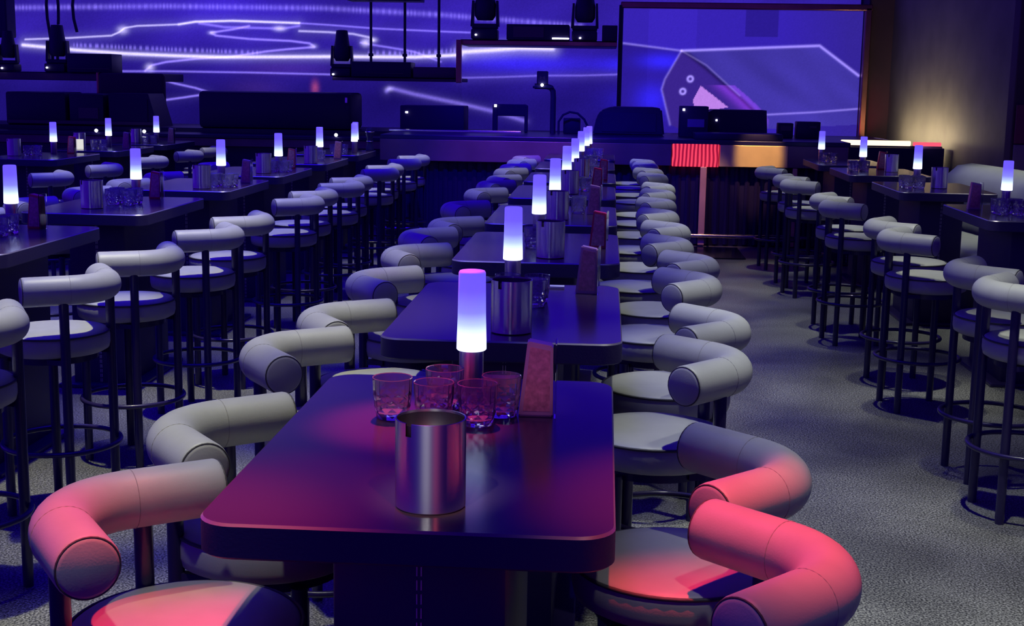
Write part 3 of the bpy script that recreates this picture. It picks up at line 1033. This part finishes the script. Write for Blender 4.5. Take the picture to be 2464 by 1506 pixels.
bm_box(bm, (0, 0, 0.10), (0.34, 0.05, 0.20), 0.01)
o = link('wall_speaker', mesh('wall_speaker', bm, M_MAUVE))
o.location = (4.08, 12.82, 1.72)
tag(o, 'small pale box mounted on the dark pier at the right edge', 'wall box')
t = thing('pier_panel', 'dark red panel above a mauve panel on the right-edge pier', 'panel', (4.06, 12.82, 0.95))
bm = NB()
bm_box(bm, (0, 0, 0.48), (0.50, 0.03, 0.36), 0.006)
link('red_panel', mesh('red_panel', bm, M_WALLRED), t)
bm = NB()
bm_box(bm, (0, 0, 0.15), (0.50, 0.03, 0.28), 0.006)
link('mauve_panel', mesh('mauve_panel', bm, M_MAUVE), t)

# ------------------------------------------------------------------ bar stools
TUBE_R = 0.057
ZT = 0.92


def back_path():
    tipx, tipy, rho = 0.055, 0.232, 0.165
    vx = tipx + tipy
    pts = []
    L = tipy * math.sqrt(2)
    straight = L - rho
    d1 = Vector((1, 1, 0)).normalized()
    p0 = Vector((tipx, -tipy, ZT))
    for i in range(6):
        pts.append(p0 + d1 * straight * i / 5)
    cx = vx - rho * math.sqrt(2)
    c = Vector((cx, 0, ZT))
    for i in range(1, 14):
        a = math.radians(-45 + 90 * i / 14)
        pts.append(c + Vector((rho * math.cos(a), rho * math.sin(a), 0)))
    d2 = Vector((-1, 1, 0)).normalized()
    p1 = c + Vector((rho * math.cos(PI / 4), rho * math.sin(PI / 4), 0))
    for i in range(6):
        pts.append(p1 + d2 * straight * i / 5)
    return pts, d1, d2


def make_stool():
    root = thing('bar_stool', 'grey stool', 'bar stool', (0, 0, 0))
    bm = NB()
    bm_lathe(bm, [(0, 0.655), (0.195, 0.655), (0.211, 0.664), (0.216, 0.685), (0.216, 0.715), (0.211, 0.731), (0.200, 0.739), (0.15, 0.744), (0.07, 0.747), (0, 0.748)], 44)
    seat = link('seat', mesh('seat', bm, M_LEATHER, 50), root)
    bm = NB()
    bm_torus(bm, 0.2135, 0.0042, (0, 0, 0.731), 44, 6)
    link('piping', mesh('piping', bm, M_SEAM, 180), seat)
    pts, d1, d2 = back_path()
    bm = NB()
    path = [pts[0] - d1 * 0.0] + pts[1:-1] + [pts[-1]]
    # rounded ends
    full, rad = [], []
    for k, rr in ((0.014, 0.80), (0.010, 0.93), (0.004, 0.985)):
        full.append(path[0] - d1 * k)
        rad.append(TUBE_R * rr)
    for p in path:
        full.append(p)
        rad.append(TUBE_R)
    for k, rr in ((0.004, 0.985), (0.010, 0.93), (0.014, 0.80)):
        full.append(path[-1] + d2 * k)
        rad.append(TUBE_R * rr)
    bm_tube(bm, full, TUBE_R, 28, True, rad)
    back = link('backrest', mesh('backrest', bm, M_LEATHER, 60), root)
    # end piping rings and the two pairs of cross seams
    M_SEAM2 = mat('grey_seam', (0.24, 0.24, 0.24), 0.6)
    for nm, p, d, R_, r_, mm in (('end_piping', path[0] - d1 * 0.009, d1, TUBE_R * 0.93, 0.0022, M_SEAM), ('end_piping', path[-1] + d2 * 0.009, d2, TUBE_R * 0.93, 0.0022, M_SEAM),
                                 ('seam', pts[5], d1, TUBE_R, 0.0009, M_SEAM2), ('seam', pts[-6], d2, TUBE_R, 0.0009, M_SEAM2)):
        bm = NB()
        bm_torus(bm, R_, r_, p, 28, 6, Vector((0, 0, 1)).rotation_difference(d).to_matrix())
        link(nm, mesh(nm, bm, mm, 180), back)
    bm = NB()
    bm_lathe(bm, [(0, 0.625), (0.17, 0.625), (0.17, 0.655), (0, 0.655)], 32)
    link('seat_plate', mesh('seat_plate', bm, M_BLACK, 40), root)
    for (x, y, top) in ((0.165, -0.145, 0.885), (0.165, 0.145, 0.885), (-0.12, -0.145, 0.64), (-0.12, 0.145, 0.64)):
        bm = NB()
        xt = x
        bm_tube(bm, [(x, y, 0.0), (x, y, 0.004), (xt, y, top)], 0.0185, 12)
        if top > 0.7:
            bm_box(bm, ((x + 0.10) / 2, y, 0.64), (abs(x - 0.10) + 0.03, 0.02, 0.02))
        link('leg', mesh('leg', bm, M_BLACK, 50), root)
    bm = NB()
    bm_torus(bm, 0.225, 0.0105, (0.022, 0, 0.285), 48, 8)
    link('foot_ring', mesh('foot_ring', bm, M_BLACK, 180), root)
    return root


ORD = ['front', 'second', 'third', 'fourth', 'fifth', 'sixth', 'seventh', 'eighth']
STOOL0 = make_stool()
first_stool = [True]


def stool(x, y, side, label, group, turn=0.0):
    """side 'R': back towards +x ; 'L': back towards -x"""
    rz = (0 if side == 'R' else PI) + math.radians(random.uniform(-4, 4) + turn)
    if first_stool[0]:
        first_stool[0] = False
        STOOL0.location = (x, y, 0)
        STOOL0.rotation_euler = (0, 0, rz)
        STOOL0['label'] = label
        STOOL0['group'] = group
        return
    dup(STOOL0, label, (x, y, 0), rz, group)


# ------------------------------------------------------------------ tables
def make_table(w, l):
    root = thing('bar_table', 'table', 'table', (0, 0, 0))
    bm = NB()
    out = rounded_rect(w, l, 0.065, 8)
    bm_slab(bm, out, [(0.004, 0.938), (0.0, 0.942), (0.0, 0.990), (0.0, 0.9955)])
    bm2 = NB()
    bm_slab(bm2, out, [(0.0036, 0.9955), (0.0036, 1.0)])
    top = link('tabletop', mesh('tabletop', bm2, M_TOP), root)
    link('edge_band', mesh('edge_band', bm, M_PED, 30), root)
    bm = NB()
    a, b, c_ = [], [], []
    W, L = w / 2, l / 2
    for (x, y) in out:
        a.append(bm.verts.new((x, y, 0.9955)))
        b.append(bm.verts.new((x * (W - 0.0032) / W, y * (L - 0.0032) / L, 1.0003)))
        c_.append(bm.verts.new((x * (W - 0.0045) / W, y * (L - 0.0045) / L, 0.9956)))
    n = len(out)
    for i in range(n):
        j = (i + 1) % n
        bm.faces.new((a[i], a[j], b[j], b[i]))
        bm.faces.new((b[i], b[j], c_[j], c_[i]))
    link('edge_trim', mesh('edge_trim', bm, M_TRIM, 60), root)
    bm = NB()
    bm_box(bm, (0, 0, 0.47), (0.32, l * 0.62, 0.936), 0.012)
    ped = link('pedestal', mesh('pedestal', bm, M_PED, 40), root)
    bm = NB()
    for sx in (-0.004, 0.004):
        for k in range(34):
            for sy in (-1, 1):
                bm_box(bm, (sx, sy * (l * 0.31 + 0.0015), 0.93 - k * 0.027), (0.0022, 0.003, 0.019))
    link('stitching', mesh('stitching', bm, M_STITCH), ped)
    bm = NB()
    bm_box(bm, (0, 0, 0.012), (0.46, l * 0.72, 0.024), 0.006)
    link('base_plate', mesh('base_plate', bm, M_BLACK), root)
    return root


TABLE0 = {}


def table(xc, y0, y1, w, label, group):
    l = round(y1 - y0, 2)
    if (w, l) not in TABLE0:
        r = make_table(w, l)
        TABLE0[(w, l)] = r
        r.location = (xc, (y0 + y1) / 2, 0)
        r['label'] = label
        r['group'] = group
        return r
    return dup(TABLE0[(w, l)], label, (xc, (y0 + y1) / 2, 0), 0, group)


# ------------------------------------------------------------------ things on the tables
def make_lamp():
    root = thing('table_lamp', 'lamp', 'lamp', (0, 0, 0))
    bm = NB()
    bm_lathe(bm, [(0, 0), (0.026, 0), (0.028, 0.003), (0.0285, 0.114), (0.0, 0.114)], 28)
    link('base', mesh('base', bm, M_LBASE, 40), root)
    bm = NB()
    bm_lathe(bm, [(0, 0.115), (0.032, 0.115), (0.0345, 0.1175), (0.0343, 0.14), (0.0328, 0.19), (0.0312, 0.294), (0.029, 0.299), (0.026, 0.300), (0, 0.2995)], 32)
    link('shade', mesh('shade', bm, M_SHADE, 50), root)
    return root


def make_canister():
    root = thing('steel_canister', 'canister', 'canister', (0, 0, 0))
    bm = NB()
    R, H = 0.061, 0.156
    seg = 64
    cut = set(range(40, 42))
    bm_lathe(bm, [(0, 0.004), (R - 0.003, 0.0), (R, 0.003), (R, H - 0.022), (R, H), (R - 0.0025, H + 0.0005), (R - 0.0025, H - 0.022)], seg,
             skip=lambda i, k: k in cut and i in (3, 4, 5))
    link('body', mesh('body', bm, M_STEEL, 40), root)
    bm = NB()
    bm_lathe(bm, [(R - 0.003, H - 0.004), (R - 0.004, H - 0.03), (R * 0.8, H - 0.045), (0, H - 0.048)], 40)
    link('inner_dish', mesh('inner_dish', bm, M_STEELD, 60), root)
    return root


def make_glass():
    """pressed tumbler with a diamond cut pattern"""
    bm = NB()
    seg = 18
    prof = [(0, 0.0), (0.033, 0.0), (0.0355, 0.004), (0.0375, 0.016), (0.0390, 0.028), (0.0403, 0.040), (0.0415, 0.052), (0.0428, 0.064), (0.0440, 0.089), (0.0430, 0.0905), (0.0418, 0.089), (0.0395, 0.060), (0.0330, 0.014), (0, 0.012)]
    rings = []
    for i, (r, z) in enumerate(prof):
        if r < 1e-6:
            rings.append([bm.verts.new((0, 0, z))])
            continue
        ring = []
        for k in range(seg):
            rr = r
            if 3 <= i <= 6:
                rr += 0.0011 if (k + i) % 2 else -0.0011
            a = 2 * PI * k / seg
            ring.append(bm.verts.new((rr * math.cos(a), rr * math.sin(a), z)))
        rings.append(ring)
    for i, (a, b) in enumerate(zip(rings[:-1], rings[1:])):
        for k in range(seg):
            k2 = (k + 1) % seg
            if len(a) == 1:
                bm.faces.new((a[0], b[k2], b[k]))
            elif len(b) == 1:
                bm.faces.new((a[k], a[k2], b[0]))
            elif 2 <= i <= 6:
                if (k + i) % 2:
                    bm.faces.new((a[k], a[k2], b[k2]))
                    bm.faces.new((a[k], b[k2], b[k]))
                else:
                    bm.faces.new((a[k], a[k2], b[k]))
                    bm.faces.new((a[k2], b[k2], b[k]))
            else:
                bm.faces.new((a[k], a[k2], b[k2], b[k]))
    return mesh('rocks_glass', bm, M_GLASS, 12)


def make_menu(m_body):
    root = thing('menu_stand', 'menu', 'menu stand', (0, 0, 0))
    bm = NB()
    bm_prism(bm, [(-0.040, 0.0), (0.036, 0.0), (0.034, 0.158), (-0.022, 0.168)], -0.014, 0.030)
    bmesh.ops.bevel(bm, geom=bm.edges[:], offset=0.003, segments=2, affect='EDGES')
    link('board', mesh('board', bm, m_body, 40), root)
    bm = NB()
    bm_prism(bm, [(-0.030, 0.012), (0.029, 0.012), (0.028, 0.148), (-0.016, 0.156)], -0.0155, -0.0125)
    link('printed_face', mesh('printed_face', bm, M_MENUF), root)
    bm = NB()
    bm_box(bm, (0.041, 0.0, 0.084), (0.004, 0.062, 0.168), 0.001)
    link('clear_side', mesh('clear_side', bm, M_ACRYL), root)
    return root


PROTO = {'lamp': make_lamp, 'canister': make_canister, 'menu': lambda: make_menu(M_MENU), 'menured': lambda: make_menu(M_MENUR)}
MADE = {}


def put(kind, x, y, label, group, z=1.0003, rz=0.0):
    if kind not in MADE:
        r = PROTO[kind]()
        MADE[kind] = r
        r.location = (x, y, z)
        r.rotation_euler = (0, 0, rz)
        r['label'] = label
        r['group'] = group
        return r
    return dup(MADE[kind], label, (x, y, z), rz, group)


GLASS = make_glass()


def glass(x, y, label, group, z=1.0003):
    o = link('rocks_glass', GLASS)
    o.location = (x, y, z)
    o.rotation_euler = (0, 0, random.uniform(0, 1))
    tag(o, label, 'glass', group)


CL = {4: [(-0.045, -0.045, 'left front'), (0.045, -0.05, 'right front'), (-0.05, 0.045, 'left rear'), (0.05, 0.045, 'right rear')],
      3: [(-0.05, -0.03, 'left'), (0.045, -0.035, 'right'), (0.0, 0.055, 'rear')]}

# ---- centre row
CT = [(-0.315, 2.06, 3.22), (-0.285, 3.70, 4.82), (-0.275, 5.42, 6.54), (-0.275, 6.93, 8.05), (-0.27, 8.56, 9.68), (-0.26, 10.05, 11.17), (-0.26, 11.66, 12.78), (-0.25, 13.2, 14.32)]
GT = 'tables of the centre row'
for k, (xc, y0, y1) in enumerate(CT):
    lab = ['black rounded table in the foreground, lit purple and red', 'black table directly behind the foreground table in the centre row', ][k] if k < 2 else f'black table, {ORD[k]} of the centre row counted from the front'
    table(xc, y0, y0 + 1.12 if k else y1, 0.70, lab, GT)

SR = [(0.165, 2.13), (0.17, 2.70), (0.165, 3.78), (0.225, 4.39), (0.21, 5.32), (0.25, 5.93), (0.18, 6.62), (0.21, 7.33), (0.19, 8.13), (0.215, 8.95), (0.25, 9.73), (0.28, 10.4), (0.28, 11.59), (0.27, 12.3), (0.26, 13.2), (0.25, 13.8)]
SL = [(-0.745, 2.27), (-0.735, 2.86), (-0.775, 3.76), (-0.735, 4.31), (-0.74, 5.18), (-0.74, 6.0), (-0.77, 6.72), (-0.70, 7.32), (-0.76, 8.38), (-0.73, 9.5), (-0.72, 10.3), (-0.70, 10.95), (-0.72, 11.9), (-0.72, 12.55), (-0.71, 13.4), (-0.71, 14.1)]
for nm, lst, sd in (('right', SR, 'R'), ('left', SL, 'L')):
    for i, (x, y) in enumerate(lst):
        k = i // 2
        near = 'nearer' if i % 2 == 0 else 'farther'
        if k == 0:
            lab = f'grey leather stool lit red, {nm} side of the foreground table, {near} one'
            if nm == 'left' and i == 1:
                lab = 'pale grey leather stool on the left side of the foreground table, farther one'
        else:
            lab = f'grey leather stool at the {nm} of the {ORD[k]} centre table, {near} one'
        stool(x, y, sd, lab, f'stools along the {nm} side of the centre row', -11 if sd == 'L' else 3)

GL = 'glowing table lamps'
for k, (x, y) in enumerate([(-0.295, 3.0), (-0.312, 4.62), (-0.305, 6.32), (-0.285, 7.78), (-0.265, 9.42), (-0.24, 10.8), (-0.225, 12.55), (-0.195, 13.75), (-0.17, 14.2)]):
    if k == 8:
        lab = 'glowing lamp at the very end of the centre row, nearest the bar'
    else:
        lab = f'glowing white and blue lamp on the {ORD[k]} centre table' if k else 'largest glowing lamp, white and blue, on the foreground table'
    put('lamp', x, y, lab, GL)
GC = 'steel canisters on the tables'
for k, (x, y) in enumerate([(-0.285, 2.20), (-0.262, 3.855), (-0.22, 5.60), (-0.25, 7.22), (-0.23, 9.0), (-0.18, 10.5)]):
    put('canister', x, y, f'brushed steel canister on the {ORD[k]} centre table' if k else 'large brushed steel canister at the front of the foreground table', GC, rz=0.15)
GM = 'menu stands on the tables'
for k, (x, y, kd) in enumerate([(-0.135, 2.86, 'menu'), (-0.05, 4.63, 'menu'), (-0.02, 5.97, 'menured'), (-0.055, 7.55, 'menu'), (-0.05, 9.2, 'menured'), (-0.01, 10.32, 'menured')]):
    put(kd, x, y, f'{"red" if kd == "menured" else "mauve"} menu stand on the {ORD[k]} centre table' if k else 'mauve menu stand with clear side on the foreground table', GM, rz=random.uniform(-0.1, 0.1))
GG = 'glasses on the foreground table'
for (x, y, pos) in [(-0.447, 2.80, 'leftmost in the cluster'), (-0.345, 2.905, 'rear middle of the cluster'), (-0.352, 2.765, 'front middle behind the canister'), (-0.258, 2.765, 'front right of the cluster'), (-0.213, 2.85, 'rightmost in the cluster')]:
    glass(x, y, f'clear tumbler on the foreground table, {pos}', GG)
for k, (x, y, n) in enumerate([(-0.265, 4.38, 4), (-0.265, 5.98, 4), (-0.19, 7.66, 4), (-0.17, 9.3, 3), (-0.12, 10.75, 3), (-0.15, 12.3, 3), (-0.10, 13.7, 3)]):
    for (dx, dy, pos) in CL[n]:
        glass(x + dx, y + dy, f'clear tumbler on the {ORD[k + 1]} centre table, {pos} of its cluster', f'glasses on the {ORD[k + 1]} centre table')
bm = NB()
bm_box(bm, (0, 0, 0.013), (0.085, 0.04, 0.026), 0.002)
o = link('matchbox', mesh('matchbox', bm, M_REDBOX))
o.location = (-0.235, 3.10, 1.0003)
tag(o, 'small bright red box behind the glasses on the foreground table', 'box')
bm = NB()
bm_box(bm, (0, 0, 0.004), (0.055, 0.035, 0.008), 0.001)
o = link('folded_card', mesh('folded_card', bm, M_WHITE))
o.location = (-0.16, 4.74, 1.0003)
tag(o, 'small pale card at the back of the second centre table', 'card')

# ---- left row
LT = [(5.24, 6.36), (6.95, 8.07), (8.55, 9.67), (10.0, 11.12), (11.6, 12.72), (13.15, 14.27)]
for k, (y0, y1) in enumerate(LT):
    table(-2.80, y0, y1, 0.70, f'black table, {"nearest" if k == 0 else ORD[k]} of the left row', 'tables of the left row')
SLR = [(-2.15, 3.50), (-2.13, 4.12), (-2.16, 5.04), (-2.15, 5.83), (-2.12, 6.72), (-2.13, 7.40), (-2.10, 8.62), (-2.13, 9.22), (-2.08, 10.0), (-2.12, 10.6), (-2.08, 11.7), (-2.12, 12.25), (-2.10, 13.3), (-2.1, 13.95)]
LAB = ['grey stool cropped at the lower left corner, only legs showing', 'grey stool cut by the left edge of the photo']
for i, (x, y) in enumerate(SLR):
    lab = LAB[i] if i < 2 else f'grey leather stool right of the {"nearest" if i < 4 else ORD[(i - 2) // 2]} left-row table, {"nearer" if i % 2 == 0 else "farther"} one'
    stool(x, y, 'R', lab, 'stools along the right side of the left row', -16)
for i, (y, nm) in enumerate([(5.95, 'nearest'), (7.2, 'second'), (8.0, 'second'), (8.9, 'third'), (9.7, 'third'), (10.5, 'fourth'), (11.9, 'fifth')]):
    nf = {1: ', nearer one', 2: ', farther one', 3: ', nearer one', 4: ', farther one'}.get(i, '')
    stool(-3.42, y, 'L', f'grey leather stool half hidden left of the {nm} left-row table{nf}', 'stools along the left side of the left row')
for k, (x, y) in enumerate([(-2.86, 6.25), (-2.85, 7.96), (-2.74, 9.40), (-2.655, 10.75), (-2.67, 12.4), (-2.58, 13.67), (-2.66, 14.15)]):
    nm = 'nearest' if k == 0 else ORD[min(k, 5)]
    ex = ', rear one' if k == 6 else (', front one' if k == 5 else '')
    put('lamp', x, y, f'glowing lamp on the {nm} left-row table{ex}', GL)
for (x, y, nm) in [(-2.86, 7.27, 'second'), (-2.69, 8.77, 'third'), (-2.68, 10.36, 'fourth'), (-2.60, 11.7, 'fifth')]:
    put('canister', x, y, f'steel canister on the {nm} left-row table', GC)
for (x, y, nm, kd) in [(-2.72, 6.20, 'nearest', 'menured'), (-2.72, 7.93, 'second', 'menured'), (-2.54, 9.33, 'third', 'menu'), (-2.61, 11.0, 'fourth', 'menured'), (-2.52, 12.5, 'fifth', 'menu')]:
    put(kd, x, y, f'{"red" if kd == "menured" else "mauve"} menu stand on the {nm} left-row table', GM, rz=random.uniform(-0.2, 0.2))
for (x, y, nm, n) in [(-2.80, 5.93, 'nearest', 4), (-2.78, 7.55, 'second', 4), (-2.60, 8.95, 'third', 4), (-2.60, 10.55, 'fourth', 4), (-2.66, 12.2, 'fifth', 3), (-2.70, 13.5, 'sixth', 3)]:
    for (dx, dy, pos) in CL[n]:
        glass(x + dx * 1.1, y + dy, f'clear tumbler on the {nm} left-row table, {pos} of its cluster', f'glasses on the {nm} left-row table')
bm = NB()
bm_box(bm, (0, 0, 0.05), (0.08, 0.012, 0.10), 0.002)
o = link('lit_display', mesh('lit_display', bm, emit('lit_white_card', (0.95, 0.93, 0.9), 0.8)))
o.location = (-5.36, 13.35, 1.0003)
tag(o, 'small bright white square display on a far-left table', 'display')

t = thing('banded_bottle', 'dark banded bottle standing by the last lamp of the left row', 'bottle', (-2.50, 14.12, 1.0003))
bm = NB()
bm_lathe(bm, [(0, 0), (0.042, 0), (0.044, 0.02), (0.030, 0.07), (0.030, 0.14), (0.042, 0.17), (0.044, 0.21), (0.030, 0.24), (0, 0.245)], 24)
link('body', mesh('body', bm, M_MATTE, 50), t)
bm = NB()
bm_torus(bm, 0.043, 0.006, (0, 0, 0.20), 28, 8)
link('upper_band', mesh('upper_band', bm, M_CHROME, 180), t)
bm = NB()
bm_torus(bm, 0.032, 0.005, (0, 0, 0.10), 28, 8)
link('lower_band', mesh('lower_band', bm, M_CHROME, 180), t)
# ---- far-left row
for k, (y0, y1) in enumerate([(11.5, 12.62), (13.05, 14.17), (14.5, 15.62)]):
    table(-5.20, y0, y1, 0.70, f'black table, {["nearest", "middle", "farthest"][k]} of the far-left row', 'tables of the far-left row')
for i, y in enumerate([10.4, 11.5, 12.75, 13.9, 14.8]):
    stool(-4.52, y, 'R', f'grey leather stool beside the far-left row, {["nearest", "second nearest", "third nearest", "fourth nearest", "farthest"][i]} one', 'stools along the far-left row')
for k, (x, y) in enumerate([(-5.24, 12.42), (-5.28, 13.95), (-5.15, 15.1)]):
    put('lamp', x, y, f'glowing lamp on the {["nearest", "middle", "farthest"][k]} far-left table', GL)
for k, (x, y) in enumerate([(-5.44, 12.0), (-5.46, 13.6), (-5.32, 14.9)]):
    put('canister', x, y, f'steel canister on the {["nearest", "middle", "farthest"][k]} far-left table', GC)
put('menured', -5.10, 12.5, 'red menu stand on the nearest far-left table', GM)
put('menu', -5.0, 13.7, 'mauve menu stand on the middle far-left table', GM)
put('menu', -4.98, 15.1, 'mauve menu stand on the farthest far-left table', GM)
for k, (x, y) in enumerate([(-5.30, 12.12), (-5.22, 13.55), (-5.15, 14.9)]):
    for (dx, dy, pos) in CL[3]:
        glass(x + dx, y + dy, f'clear tumbler on the {["nearest", "middle", "farthest"][k]} far-left table, {pos} of its cluster', f'glasses on the {["nearest", "middle", "farthest"][k]} far-left table')

# ---- right row
RT = [(2.54, 7.70, 8.82), (2.48, 9.75, 10.87), (2.45, 11.6, 12.72), (2.42, 13.1, 14.22)]
for k, (xc, y0, y1) in enumerate(RT):
    table(xc, y0, y1, 0.70, f'black table, {["nearest", "second", "third", "farthest"][k]} of the right row', 'tables of the right row')
SRR = [(1.78, 5.45), (1.80, 6.0), (1.76, 7.30), (1.80, 7.90), (1.74, 9.20), (1.76, 9.75), (1.74, 11.28), (1.75, 11.85), (1.72, 13.0)]
NM = ['nearest stool in the right row, cut by the right edge', 'second nearest grey stool in the right row, backrest seen whole', 'third nearest grey stool in the right row', 'fourth nearest grey stool in the right row',
      'fifth nearest grey stool in the right row', 'sixth nearest grey stool in the right row', 'seventh nearest grey stool in the right row', 'eighth nearest grey stool in the right row', 'farthest grey stool in the right row, near the bar']
for i, (x, y) in enumerate(SRR):
    stool(x, y, 'L', NM[i], 'stools along the left side of the right row', 10)
for k, (x, y) in enumerate([(2.52, 8.55), (2.46, 10.72), (2.37, 12.5), (2.22, 13.95)]):
    put('lamp', x, y, f'glowing lamp on the {["nearest", "second", "third", "farthest"][k]} right-row table', GL)
put('canister', 2.52, 10.25, 'steel canister on the second right-row table', GC)
put('canister', 2.57, 12.2, 'steel canister on the third right-row table', GC)
put('menu', 2.30, 8.45, 'dark mauve menu stand on the nearest right-row table', GM)
put('menured', 2.55, 12.55, 'red menu stand on the third right-row table', GM)
for (x, y, nm, n) in [(2.42, 8.15, 'nearest', 4), (2.32, 10.25, 'second', 4), (2.30, 12.3, 'third', 4), (2.25, 13.7, 'farthest', 3)]:
    for (dx, dy, pos) in CL[n]:
        glass(x + dx, y + dy, f'clear tumbler on the {nm} right-row table, {pos} of its cluster', f'glasses on the {nm} right-row table')

# ---- loose cable on the floor at the lower left
bm = NB()
pts = []
for i in range(40):
    a = i / 39 * 2 * PI * 1.4
    pts.append((0.16 * math.cos(a) + i * 0.002, 0.13 * math.sin(a), 0.012 + i * 0.0004))
bm_tube(bm, pts, 0.010, 8)
o = link('floor_cable', mesh('floor_cable', bm, M_MATTE, 60))
o.location = (-1.42, 3.05, 0)
tag(o, 'loop of black cable on the floor at lower left', 'cable')
